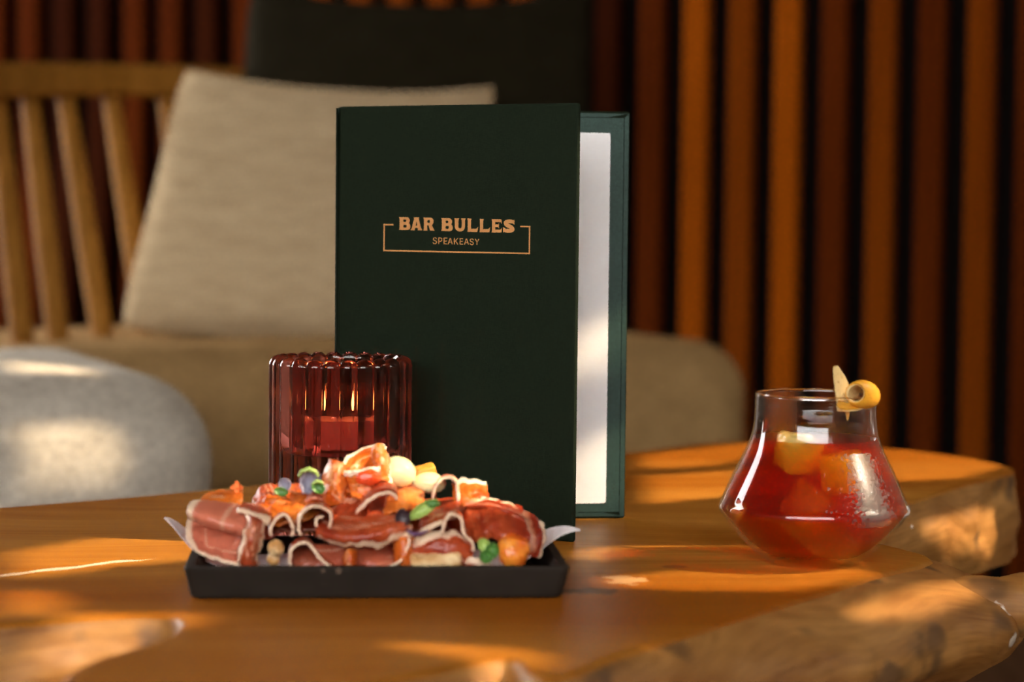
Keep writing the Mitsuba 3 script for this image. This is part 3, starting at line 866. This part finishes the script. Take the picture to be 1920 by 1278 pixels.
tray = m3.Manifold.batch_hull([rrect(TW - .008, TD - .008, .006, .0006), rrect(TW - .0062, TD - .0062, .006, 0.0018), rrect(TW - .0004, TD - .0004, .005, .0150), rrect(TW - .0016, TD - .0016, .005, .0162)])
cav = m3.Manifold.batch_hull([rrect(TW - .024, TD - .024, .006, .0060), rrect(TW - .012, TD - .012, .006, .0156), rrect(TW - .009, TD - .009, .006, .0175)])
tray = man2tri((tray - cav).refine_to_length(0.004))
tray = disp(tray, 0.0004, 90, 4)
add('serving_tray', frame(tray, tc, tx, ty, Z3), 'mat_slate', smooth=35, label='shallow dark slate grey rectangular tray under the cured ham in front', cat='tray')

pr = [[P(308, 971, 1.205), P(345, 1012, 1.195), P(385, 1050, 1.186), P(480, 1072, 1.18), P(700, 1074, 1.175), P(900, 1070, 1.175), P(985, 1050, 1.18), P(1030, 1018, 1.19), P(1088, 994, 1.20)],
      [P(309, 970, 1.206), P(350, 1006, 1.215), P(392, 1036, 1.215), P(490, 1050, 1.215), P(700, 1050, 1.215), P(900, 1048, 1.215), P(985, 1030, 1.215), P(1022, 1006, 1.213), P(1087, 992.5, 1.201)],
      [P(310, 969, 1.207), P(358, 1000, 1.235), P(400, 1022, 1.25), P(500, 1028, 1.25), P(700, 1028, 1.25), P(900, 1026, 1.25), P(985, 1012, 1.25), P(1016, 998, 1.235), P(1086, 991.5, 1.202)]]
add('parchment_sheet', solid_sheet(control_grid(pr, 120, 12), .0004), 'mat_parchment', smooth=40, label='white parchment sheet with pointed corners sticking out from under the cured ham', cat='parchment')

ham_n = [0]


def ham(rows, fat=('v0',), label='', th=.0013, nu=70, nv=26, wr=.0012, wide=1.0, mat='mat_ham'):
    """One slice: rows of (picture x, picture y, depth) that its surface passes through."""
    k = ham_n[0]
    ham_n[0] += 1
    g = control_grid([[P(*p) for p in r] for r in rows], nu, nv)
    n = grid_normals(g)
    U = np.linspace(0, 1, nu)[None, :, None]
    nz = meshkit.fbm(g * 170 + k * 7.3, 3, k)[..., None] - 0.5
    nz2 = meshkit.fbm(g * 420 + k * 3.3, 2, k)[..., None] - 0.5
    g = g + n * (nz * 2 * wr + nz2 * wr * .7)
    # ragged rim
    edge = (meshkit.noise(np.stack([np.arange(nu) * .16, np.full(nu, k * 5.0), np.zeros(nu)], -1)) - .5)[None, :, None]
    V = np.linspace(0, 1, nv)[:, None, None]
    gv = np.gradient(g, axis=0) * (nv - 1)
    g = g + gv * edge * 0.09 * (np.abs(2 * V - 1) ** 3) * np.sign(2 * V - 1)
    lu = np.concatenate([np.zeros((nv, 1)), np.cumsum(np.linalg.norm(np.diff(g, axis=1), axis=2), 1)], 1)
    lv = np.concatenate([np.zeros((1, nu)), np.cumsum(np.linalg.norm(np.diff(g, axis=0), axis=2), 0)], 0)
    d = np.full((nv, nu), 0.05)
    for f in fat:
        d = np.minimum(d, {'v0': lv, 'v1': lv[-1:] - lv, 'u0': lu, 'u1': lu[:, -1:] - lu}[f] / wide)
    if not fat:
        d = np.minimum(lv + .011, .05)
    uv = np.stack([lu + k * 0.37, d], -1).reshape(-1, 2)
    add('prosciutto_slice', solid_sheet(g, th), mat, smooth=True, uv=np.vstack([uv, uv]), label=label, cat='cured ham', group='slices of cured ham heaped on the tray')


def loop(pts, Y0, Y1, dy, dx=0, shrink=.9):
    c = np.mean(pts, 0)
    return [[(x, y, Y0) for x, y in pts], [(x + dx * .5, y + dy * .5, (Y0 + Y1) / 2) for x, y in pts], [(c[0] + (x - c[0]) * shrink + dx, c[1] + (y - c[1]) * shrink + dy, Y1) for x, y in pts]]


# the bed of slices below
ham([[(410, 1050, 1.195), (480, 1015, 1.19), (560, 995, 1.19), (640, 985, 1.195)], [(415, 1000, 1.22), (490, 965, 1.215), (560, 950, 1.215), (640, 925, 1.22)], [(440, 1005, 1.25), (500, 975, 1.25), (570, 955, 1.25), (650, 935, 1.25)]], (), 'dark slice of cured ham at the bottom left of the heap')
ham([[(590, 1000, 1.195), (690, 975, 1.195), (770, 985, 1.195)], [(600, 945, 1.22), (690, 905, 1.222), (775, 925, 1.22)], [(610, 950, 1.25), (690, 920, 1.252), (770, 935, 1.25)]], (), 'slice of cured ham under the middle of the heap')
ham([[(740, 1010, 1.19), (850, 1000, 1.19), (930, 1010, 1.185), (990, 1045, 1.18)], [(745, 945, 1.215), (850, 940, 1.215), (930, 950, 1.21), (985, 990, 1.205)], [(750, 945, 1.25), (850, 945, 1.25), (930, 960, 1.25), (975, 995, 1.245)]], (), 'slice of cured ham under the right side of the heap')
# left end
ham([[(356, 972, 1.172), (405, 990, 1.166), (452, 1005, 1.168)], [(352, 955, 1.166), (405, 968, 1.158), (462, 984, 1.160)], [(360, 940, 1.180), (412, 945, 1.178), (472, 958, 1.178)], [(374, 946, 1.20), (418, 950, 1.20), (476, 966, 1.195)]], ('u0',), 'rolled pink slice of cured ham at the left end of the heap', wide=1.5)
ham([[(352, 972, 1.190), (400, 978, 1.186), (458, 985, 1.178)], [(350, 1005, 1.176), (398, 1018, 1.176), (462, 1028, 1.168)], [(368, 1034, 1.168), (410, 1050, 1.163), (462, 1060, 1.158)]], ('v1', 'u0'), 'broad dark red slice of cured ham at the lower left, fat along its lower rim', wide=.8)
ham([[(462, 965, 1.165), (458, 1000, 1.156), (448, 1035, 1.155), (455, 1066, 1.155)], [(478, 970, 1.158), (474, 1005, 1.148), (468, 1040, 1.150), (468, 1068, 1.152)], [(497, 975, 1.166), (494, 1005, 1.16), (486, 1035, 1.158), (484, 1066, 1.158)]], ('v0', 'v1'), 'narrow ribbon of cured ham hanging down to the tray rim at the left', nv=20)
ham([[(446, 962, 1.168), (475, 968, 1.160), (502, 985, 1.164)], [(450, 948, 1.176), (478, 952, 1.172), (508, 968, 1.172)], [(460, 944, 1.20), (485, 948, 1.198), (512, 960, 1.198)]], ('v0',), 'small white rimmed fold of cured ham above the hanging ribbon', wide=1.4)
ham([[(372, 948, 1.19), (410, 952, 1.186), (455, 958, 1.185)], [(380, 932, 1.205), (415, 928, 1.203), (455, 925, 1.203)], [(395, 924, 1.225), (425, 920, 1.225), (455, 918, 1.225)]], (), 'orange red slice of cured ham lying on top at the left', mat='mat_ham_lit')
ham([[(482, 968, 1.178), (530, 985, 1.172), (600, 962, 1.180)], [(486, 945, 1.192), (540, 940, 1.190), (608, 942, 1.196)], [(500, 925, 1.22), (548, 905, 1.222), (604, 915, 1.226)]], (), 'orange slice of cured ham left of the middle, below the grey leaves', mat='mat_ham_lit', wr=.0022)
ham([[(476, 945, 1.208), (500, 908, 1.21), (522, 914, 1.21)], [(478, 968, 1.195), (505, 940, 1.195), (527, 946, 1.195)]], ('u0',), 'small pink slice of cured ham standing up at the left of the heap')
ham(loop([(508, 1004), (514, 978), (532, 966), (547, 980), (546, 1004)], 1.160, 1.20, -8), ('v0',), 'little arched slice of cured ham over the hazelnut')
# middle
ham(loop([(566, 1002), (560, 975), (572, 955), (598, 948), (618, 958), (621, 978), (608, 991), (593, 984), (595, 970), (607, 968)], 1.156, 1.20, -6), ('v0',), 'spiral roll of cured ham with a white rim left of the middle', nu=110)
ham([[(598, 1005, 1.158), (640, 1022, 1.150), (700, 1025, 1.148), (745, 1012, 1.150), (768, 995, 1.156)], [(594, 992, 1.154), (640, 1002, 1.145), (700, 1000, 1.142), (750, 985, 1.148), (772, 985, 1.154)], [(602, 978, 1.166), (650, 985, 1.160), (705, 980, 1.156), (745, 972, 1.16), (766, 972, 1.166)], [(620, 962, 1.195), (665, 962, 1.19), (715, 955, 1.188), (750, 955, 1.19), (765, 960, 1.195)]],
    ('v0',), 'large folded slice of cured ham with a broad white fat band in the middle', wide=1.25, nu=100)
ham([[(550, 1015, 1.178), (640, 1022, 1.172), (770, 1010, 1.175)], [(548, 1040, 1.170), (640, 1046, 1.166), (770, 1036, 1.168)], [(550, 1068, 1.166), (640, 1072, 1.162), (770, 1068, 1.162)]], (), 'dark red slice of cured ham behind the loops at the bottom middle')
ham(loop([(546, 1068), (544, 1042), (553, 1022), (570, 1018), (588, 1032), (608, 1054), (632, 1068), (664, 1066), (700, 1068), (738, 1060), (760, 1036), (768, 1008)], 1.146, 1.180, -10, shrink=.98), ('v0',), 'looped slice of cured ham along the front rim of the tray', nu=150)
ham([[(648, 1036, 1.156), (646, 1052, 1.152), (644, 1068, 1.152)], [(656, 1030, 1.150), (656, 1048, 1.146), (656, 1070, 1.147)], [(668, 1034, 1.156), (667, 1052, 1.152), (668, 1068, 1.152)]], (), 'narrow tan ridge of cured ham between the loops at the front rim', nv=14, mat='mat_ham_lit')
ham([[(736, 1006, 1.158), (738, 1034, 1.154), (744, 1066, 1.154)], [(754, 998, 1.152), (757, 1030, 1.147), (758, 1068, 1.148)], [(772, 996, 1.157), (775, 1030, 1.153), (774, 1066, 1.154)]], ('u0',), 'upright tan slice of cured ham just left of the crouton', nv=18, mat='mat_ham_lit')
# right
ham([[(770, 1015, 1.160), (800, 1000, 1.155), (840, 995, 1.155), (878, 1010, 1.158)], [(768, 1040, 1.155), (805, 1030, 1.148), (845, 1028, 1.148), (885, 1040, 1.153)], [(775, 1062, 1.158), (810, 1060, 1.155), (850, 1060, 1.154), (888, 1066, 1.156)]], ('v0',), 'brownish red slice of cured ham right of the middle above the crouton')
ham(loop([(830, 1002), (836, 977), (848, 965), (862, 971), (868, 995), (880, 1010), (884, 1032)], 1.144, 1.185, -8), ('v0',), 'white rimmed arched fold of cured ham right of the middle', wide=1.5)
ham([[(868, 945, 1.20), (920, 940, 1.195), (975, 955, 1.19), (1010, 972, 1.186)], [(872, 975, 1.180), (925, 965, 1.172), (985, 985, 1.168), (1022, 1000, 1.172)], [(880, 1000, 1.17), (935, 995, 1.16), (990, 1015, 1.157), (1018, 1030, 1.165)], [(900, 1018, 1.168), (945, 1014, 1.16), (985, 1034, 1.156), (1005, 1044, 1.160)]], ('u1',), 'big red orange slice of cured ham at the right end of the heap', wide=.8, nu=90, wr=.002)
ham([[(862, 957, 1.190), (900, 950, 1.182), (950, 960, 1.174), (985, 978, 1.168)], [(866, 940, 1.206), (905, 934, 1.200), (945, 940, 1.195), (968, 952, 1.19)]], ('v1',), 'pinkish brown flap of cured ham on the shoulder of the right end', nv=18)
ham([[(785, 1000, 1.165), (820, 985, 1.158), (860, 968, 1.163)], [(788, 975, 1.18), (825, 958, 1.174), (862, 946, 1.178)], [(790, 960, 1.2), (830, 945, 1.2), (864, 938, 1.2)]], ('v0',), 'brown slice of cured ham beside the green leaf', wide=.5)
ham([[(872, 1056, 1.155), (890, 1044, 1.15), (912, 1054, 1.152), (938, 1062, 1.155)], [(870, 1070, 1.156), (890, 1062, 1.15), (912, 1069, 1.152), (938, 1074, 1.155)]], ('v0',), 'scrap of cured ham by the front rim below the green sprig', nv=12)
# top
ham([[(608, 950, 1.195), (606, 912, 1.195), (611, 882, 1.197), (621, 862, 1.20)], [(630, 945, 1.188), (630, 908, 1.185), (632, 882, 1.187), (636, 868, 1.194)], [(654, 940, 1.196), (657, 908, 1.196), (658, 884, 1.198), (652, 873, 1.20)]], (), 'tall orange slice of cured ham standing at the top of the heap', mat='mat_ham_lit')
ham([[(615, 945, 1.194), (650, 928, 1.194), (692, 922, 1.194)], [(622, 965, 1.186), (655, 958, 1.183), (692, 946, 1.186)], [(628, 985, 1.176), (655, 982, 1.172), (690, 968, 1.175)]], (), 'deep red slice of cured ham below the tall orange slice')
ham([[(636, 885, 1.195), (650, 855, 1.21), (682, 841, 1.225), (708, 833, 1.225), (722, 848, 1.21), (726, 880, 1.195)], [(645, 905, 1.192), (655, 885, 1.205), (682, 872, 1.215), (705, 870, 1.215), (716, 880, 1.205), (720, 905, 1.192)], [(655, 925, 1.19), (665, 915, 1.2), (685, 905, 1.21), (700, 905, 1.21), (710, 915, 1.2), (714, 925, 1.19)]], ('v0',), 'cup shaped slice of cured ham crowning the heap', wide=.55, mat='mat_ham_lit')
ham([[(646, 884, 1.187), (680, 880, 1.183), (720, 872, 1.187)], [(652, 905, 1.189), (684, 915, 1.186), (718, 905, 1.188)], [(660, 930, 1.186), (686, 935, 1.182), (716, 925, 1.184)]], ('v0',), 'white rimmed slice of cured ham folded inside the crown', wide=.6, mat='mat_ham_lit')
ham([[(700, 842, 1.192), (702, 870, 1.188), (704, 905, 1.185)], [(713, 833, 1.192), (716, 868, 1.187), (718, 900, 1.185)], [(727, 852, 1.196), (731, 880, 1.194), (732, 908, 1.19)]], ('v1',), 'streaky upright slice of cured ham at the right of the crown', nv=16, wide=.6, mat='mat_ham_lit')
ham([[(668, 965, 1.172), (690, 942, 1.165), (715, 927, 1.165), (745, 937, 1.168)], [(675, 945, 1.182), (695, 922, 1.178), (720, 909, 1.178), (742, 915, 1.178)], [(685, 935, 1.2), (700, 914, 1.2), (725, 905, 1.2), (740, 908, 1.2)]], ('v0',), 'brown folded slice of cured ham in front of the crown', wide=.5)
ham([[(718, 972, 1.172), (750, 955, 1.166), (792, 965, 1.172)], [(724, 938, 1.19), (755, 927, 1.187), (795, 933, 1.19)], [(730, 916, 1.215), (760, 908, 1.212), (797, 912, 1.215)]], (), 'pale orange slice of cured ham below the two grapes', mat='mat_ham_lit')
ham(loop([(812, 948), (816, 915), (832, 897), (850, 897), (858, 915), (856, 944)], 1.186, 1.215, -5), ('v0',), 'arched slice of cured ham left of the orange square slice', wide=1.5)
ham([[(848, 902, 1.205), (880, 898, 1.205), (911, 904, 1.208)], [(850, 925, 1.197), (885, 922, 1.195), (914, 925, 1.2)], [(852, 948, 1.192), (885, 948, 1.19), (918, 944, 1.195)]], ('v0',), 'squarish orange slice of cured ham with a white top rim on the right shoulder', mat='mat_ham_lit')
ham([[(560, 950, 1.19), (590, 935, 1.19), (612, 940, 1.195)], [(566, 930, 1.205), (592, 916, 1.205), (612, 920, 1.208)]], ('v1',), 'small pale slice of cured ham under the grey leaves', nv=14)

# other bites
nut = thing('hazelnut', 'round toasted hazelnut at the lower left between the ham slices', 'nut')
add('kernel', blob(P(517, 1027, 1.154), (.0042, .0040, .0043), .03, 2, 1), 'mat_nut', nut, smooth=True)
add('tip', blob(P(513, 1047, 1.157), (.0034, .003, .0036), .10, 2, 2), 'mat_nut', nut, smooth=True)
cr = disp(man2tri(tri2man(rbox(.0250, .013, .0085, .002, 12)).refine_to_length(.0012)), .0011, 260, 3)
cr.apply_transform(trimesh.transformations.euler_matrix(0.1, -0.06, 0.15))
add('crouton', cr.apply_translation(P(816, 1051, 1.150)), 'mat_crouton', smooth=50, label='pale toasted crouton by the front rim of the tray', cat='crouton')
add('roasted_tomato', blob(P(962, 1032, 1.150), (.0080, .0075, .0086), .16, 1.6, 5, 4), 'mat_tomato', smooth=True, label='glossy orange roasted cherry tomato at the right end of the tray', cat='tomato')
add('pepper_piece', blob(P(690, 895, 1.180), (.0062, .003, .0040), .2, 1.6, 6, 3), 'mat_pepper', smooth=True, label='bright red piece of pepper inside the crown of ham', cat='pepper')
add('grape_half', blob(P(748, 884, 1.200), (.0090, .0075, .0078), .05, 1.2, 7, 4, (0, .35, 0)), 'mat_grape', smooth=True, label='larger pale green grape half at the top of the heap', cat='grape')
add('grape_half', blob(P(806, 905, 1.204), (.0085, .007, .0055), .05, 1.2, 8, 4, (0, .1, 0)), 'mat_grape', smooth=True, label='smaller pale green grape half right of the larger one', cat='grape')
ml = disp(man2tri(tri2man(rbox(.0115, .010, .0065, .0016, 12)).refine_to_length(.0012)), .0006, 200, 9)
ml.apply_transform(trimesh.transformations.euler_matrix(0.1, -0.25, 0.2))
add('melon_piece', ml.apply_translation(P(797, 884, 1.222)), 'mat_melon', smooth=50, label='orange melon piece behind the two grape halves', cat='melon')


def leaf(px, py, Y, w, h, ang, mat, parent=None, name='leaf', cup=.25, tilt=(0, 0), **k):
    """Leaf w wide and h long (pixels), cupped; ang turns it in the picture, tilt = how far its tip and its right side lean back (m)."""
    c = P(px, py, Y)
    sc_ = Y / F
    nu_, nv_ = 13, 15
    g = np.zeros((nv_, nu_, 3))
    for a in range(nv_):
        v = a / (nv_ - 1)
        half = w / 2 * (math.sin(math.pi * min(.97, v * .94 + .03)) ** .6)
        for b in range(nu_):
            u_ = b / (nu_ - 1) * 2 - 1
            x, y = u_ * half, (v - .5) * h
            xr, yr = x * math.cos(ang) - y * math.sin(ang), x * math.sin(ang) + y * math.cos(ang)
            dep = cup * w * sc_ * (u_ * u_ - .5) * .5 + cup * h * sc_ * ((2 * v - 1) ** 2) * .3
            g[a, b] = c + RT * xr * sc_ + UP * yr * sc_ + np.array([0, 1, 0]) * (-dep + tilt[0] * (v - .5) + tilt[1] * u_)
    return add(name, solid_sheet(g, .0004), mat, parent, smooth=40, **k)


l = leaf(579, 903, 1.192, 34, 44, -.25, 'mat_leaf_grey', name='leaf', cup=.5, label='grey violet leaf with a pale green rim left of the tall orange slice', cat='leaf')
add('rim', tube([P(560, 893, 1.186), P(566, 883, 1.186), P(580, 879, 1.186), P(592, 884, 1.187), P(597, 893, 1.188)], [.0006, .0011, .0013, .0011, .0006], 8), 'mat_leaf_light', l, smooth=True, label='pale green rim')
leaf(597, 897, 1.198, 16, 34, .3, 'mat_leaf_grey', cup=.5, label='narrow grey violet leaf just behind the rimmed one', cat='leaf')
l = leaf(597, 913, 1.186, 22, 26, .9, 'mat_leaf', cup=.5, label='small dark green leaf below the grey violet leaves', cat='leaf')
add('rim', tube([P(584, 908, 1.182), P(594, 901, 1.182), P(606, 905, 1.183)], [.0005, .0011, .0006], 8), 'mat_leaf_light', l, smooth=True, label='pale green rim')
leaf(534, 908, 1.200, 24, 24, .4, 'mat_leaf_grey', cup=.4, label='round grey leaf above the bright green one', cat='leaf')
leaf(527, 921, 1.194, 16, 26, 1.35, 'mat_leaf', cup=.4, label='bright green leaf on the orange slice at the left', cat='leaf')
leaf(755, 970, 1.150, 28, 34, .12, 'mat_leaf_purple', cup=.4, label='nearly black purple leaf in the middle of the heap', cat='leaf')
l = leaf(795, 953, 1.168, 24, 62, -1.0, 'mat_leaf_light', cup=.6, label='light green curled leaf right of the dark purple leaf', cat='leaf')
add('tip', blob(P(812, 944, 1.166), (.0035, .002, .002), .2, 2, 11), 'mat_leaf', l, smooth=True, label='darker green tip')
add('stem', tube([P(762, 992, 1.150), P(775, 1001, 1.147), P(788, 1000, 1.147), P(802, 995, 1.149)], [.0006, .0010, .0009, .0005], 8), 'mat_stem_purple', smooth=True, label='thin purple stem below the dark purple leaf', cat='stem')
sp = thing('green_sprig', 'dark green leaf sprig at the right beside the roasted tomato', 'leaf')
leaf(908, 1022, 1.148, 22, 30, .5, 'mat_leaf_light', sp, cup=.6, label='lighter leaf')
leaf(922, 1032, 1.146, 26, 32, -.4, 'mat_leaf', sp, cup=.6)
leaf(912, 1042, 1.145, 26, 24, 1.0, 'mat_leaf', sp, cup=.6)
bud = thing('flower_bud', 'tiny orange flower bud standing on the left of the heap', 'flower')
for a in range(4):
    leaf(444 + 5 * math.cos(a * 1.6), 913 + 5 * math.sin(a * 1.6), 1.206 - .001 * a, 9, 14, a * 1.6 - 1.57, 'mat_flower', bud, name='petal', cup=.5)
add('stem', tube([P(443, 925, 1.21), P(444, 914, 1.207)], [.0006, .0006], 8), 'mat_leaf_light', bud)

# ------------------------------------------------------------------ sofa, cushions, pouf
sofa = thing('sofa', 'low wooden spindle back sofa with a taupe seat behind the table', 'sofa')
sa = math.radians(22)
su, sv_ = np.array([math.cos(sa), math.sin(sa), 0]), np.array([-math.sin(sa), math.cos(sa), 0])
seat = rbox(1.02, .60, .20, .075, 32)
seat = disp(man2tri(tri2man(seat).refine_to_length(.03)), .006, 5, 2)
sc_c = P(1436, 760, 3.03) - su * .51 + sv_ * .30
sc_c[2] = .345
add('seat_cushion', frame(seat, sc_c, su, sv_, Z3), 'mat_seat', sofa, smooth=50, label='taupe fabric seat cushion')
add('seat_frame', frame(rbox(1.06, .64, .07, .012), sc_c + Z3 * -.135, su, sv_, Z3), 'mat_spindle', sofa)
for sx in (-1, 1):
    for sy in (-1, 1):
        b = sc_c + su * sx * .46 + sv_ * sy * .26
        add('leg', tube([[b[0], b[1], 0], [b[0], b[1], .18]], [.02, .026], 14), 'mat_spindle', sofa, smooth=40)
rail_c = smooth_curve([P(-170, 150, 2.72), P(0, 150, 2.98), P(100, 149, 3.11), P(205, 150, 3.22), P(310, 152, 3.31), P(440, 157, 3.45), P(620, 161, 3.60), P(820, 166, 3.72), P(1000, 170, 3.82)], 60)


def swept(c, prof):
    t = np.gradient(c, axis=0)
    t[:, 2] = 0
    t /= np.linalg.norm(t, axis=1, keepdims=True)
    s = np.stack([-t[:, 1], t[:, 0], 0 * t[:, 0]], 1)
    pr_ = np.asarray(prof)
    v = c[:, None] + pr_[None, :, :1] * s[:, None] + pr_[None, :, 1:] * Z3
    n_, k_ = v.shape[:2]
    v = np.vstack([v.reshape(-1, 3), c[:1], c[-1:]])
    f = []
    for a in range(n_ - 1):
        for b in range(k_):
            q0, q1 = a * k_ + b, a * k_ + (b + 1) % k_
            f += [[q0, q1 + k_, q0 + k_], [q0, q1, q1 + k_]]
    for b in range(k_):
        f += [[n_ * k_, (b + 1) % k_, b], [n_ * k_ + 1, (n_ - 1) * k_ + b, (n_ - 1) * k_ + (b + 1) % k_]]
    return trimesh.Trimesh(v, f, process=False)


rp = np.array(sg.box(-.022, -.012, .022, .012).buffer(.010, quad_segs=4).exterior.coords)[:-1][::-1]
add('top_rail', swept(rail_c, rp), 'mat_spindle', sofa, smooth=40)
base_c = []
for (x0, y0, Y0), (x1, y1, Y1) in ((((-60, 150, 2.88)), (-25, 700, 2.72)), ((-10, 152, 2.97), (45, 668, 2.83)), ((52, 152, 3.05), (110, 648, 2.92)), ((118, 152, 3.13), (192, 628, 3.0)), ((203, 153, 3.22), (275, 616, 3.1)), ((306, 154, 3.31), (375, 606, 3.2)), ((405, 158, 3.42), (470, 600, 3.3)), ((520, 160, 3.53), (580, 596, 3.4))):
    a, b = P(x0, y0, Y0), P(x1, y1, Y1)
    b = b + (b - a) * .12
    add('spindle', tube([a, a * .75 + b * .25, a * .4 + b * .6, b], [.0115, .0135, .0155, .014], 14), 'mat_spindle', sofa, smooth=40)
    base_c.append(b)
add('lower_rail', tube(smooth_curve(base_c, 30), .02, 12), 'mat_spindle', sofa, smooth=40)


def pillow(TL, TR, BR, BL, thick, pinch, n=41, seed=0, amp=.006):
    U_, V_ = np.meshgrid(np.linspace(-1, 1, n), np.linspace(-1, 1, n))
    sU = np.sign(U_) * np.abs(U_) ** .9
    u_ = U_ * (1 - pinch[0] * (1 - V_ ** 2) * np.abs(U_) ** 3)
    v_ = V_ * (1 - np.where(V_ < 0, 1, .12) * pinch[1] * (1 - np.abs(U_) ** 2.2) * np.abs(V_) ** 3)
    cr_ = 1 - .055 * np.abs(U_ * V_) ** 5
    u_, v_ = u_ * cr_, v_ * cr_
    a, b = (u_ + 1)[..., None] / 2, (v_ + 1)[..., None] / 2
    base = (TL * (1 - a) + TR * a) * (1 - b) + (BL * (1 - a) + BR * a) * b
    nn_ = unit(np.cross(TR - TL, BL - TL))
    h = thick / 2 * ((1 - U_ ** 2) ** .42) * ((1 - V_ ** 2) ** .42) + .004
    h = h + amp * (meshkit.fbm(np.stack([U_ * 1.5, V_ * 2.5, U_ * 0 + seed], -1), 3, seed) - .5) * (1 - U_ ** 2) * (1 - V_ ** 2) * 2
    f_, b_ = base + nn_ * h[..., None], base - nn_ * h[..., None]
    v = np.vstack([f_.reshape(-1, 3), b_.reshape(-1, 3)])
    q = grid_faces(n, n)
    ring = list(range(n)) + [i_ * n + n - 1 for i_ in range(1, n)] + [(n - 1) * n + j_ for j_ in range(n - 2, -1, -1)] + [i_ * n for i_ in range(n - 2, 0, -1)]
    r_ = np.array(ring)
    s_ = np.roll(r_, -1)
    qs = np.vstack([q, q[:, ::-1] + n * n, np.stack([s_, r_, r_ + n * n, s_ + n * n], -1)])
    m = trimesh.Trimesh(v, np.vstack([qs[:, [0, 1, 2]], qs[:, [0, 2, 3]]]), process=False)
    m.fix_normals()
    return m


add('cushion', pillow(P(338, 118, 3.17), P(940, 150, 3.36), P(850, 665, 3.10), P(212, 622, 2.95), .15, (.03, .24), seed=3), 'mat_pillow', smooth=60,
    label='cream woven square cushion leaning on the sofa back, left of the menu folder', cat='cushion')
add('cushion', pillow(P(462, -40, 3.46), P(1116, -48, 3.58), P(1108, 500, 3.44), P(432, 430, 3.32), .13, (.02, .30), seed=5), 'mat_darkpillow', smooth=60,
    label='large near black olive cushion standing behind the cream one', cat='cushion')
pf = rbox(1.15, .52, .40, .085, 32)
pf = disp(man2tri(tri2man(pf).refine_to_length(.03)), .008, 4, 8)
pouf = thing('armchair_seat', 'grey upholstered armchair seat at the left behind the table, with patches of sun', 'armchair')
pc = P(424, 900, 2.10) - su * .575 + sv_ * .24
add('cushion', frame(pf, np.array([pc[0], pc[1], .262]), su, sv_, Z3), 'mat_pouf', pouf, smooth=50)
for sx in (-.5, .5):
    for sy in (-.18, .18):
        b = pc + su * sx + sv_ * sy
        add('leg', tube([[b[0], b[1], 0], [b[0], b[1], .08]], [.018, .024], 12), 'mat_dark', pouf)

# repeats of one kind share a group
for k, d in labels.items():
    for start, g in (('ice_cube', 'ice cubes in the cocktail'), ('grape_half', 'grape halves on the heap of ham'), ('leaf', 'garnish leaves on the heap of ham')):
        if '__' not in k and k.startswith(start):
            d['group'] = g
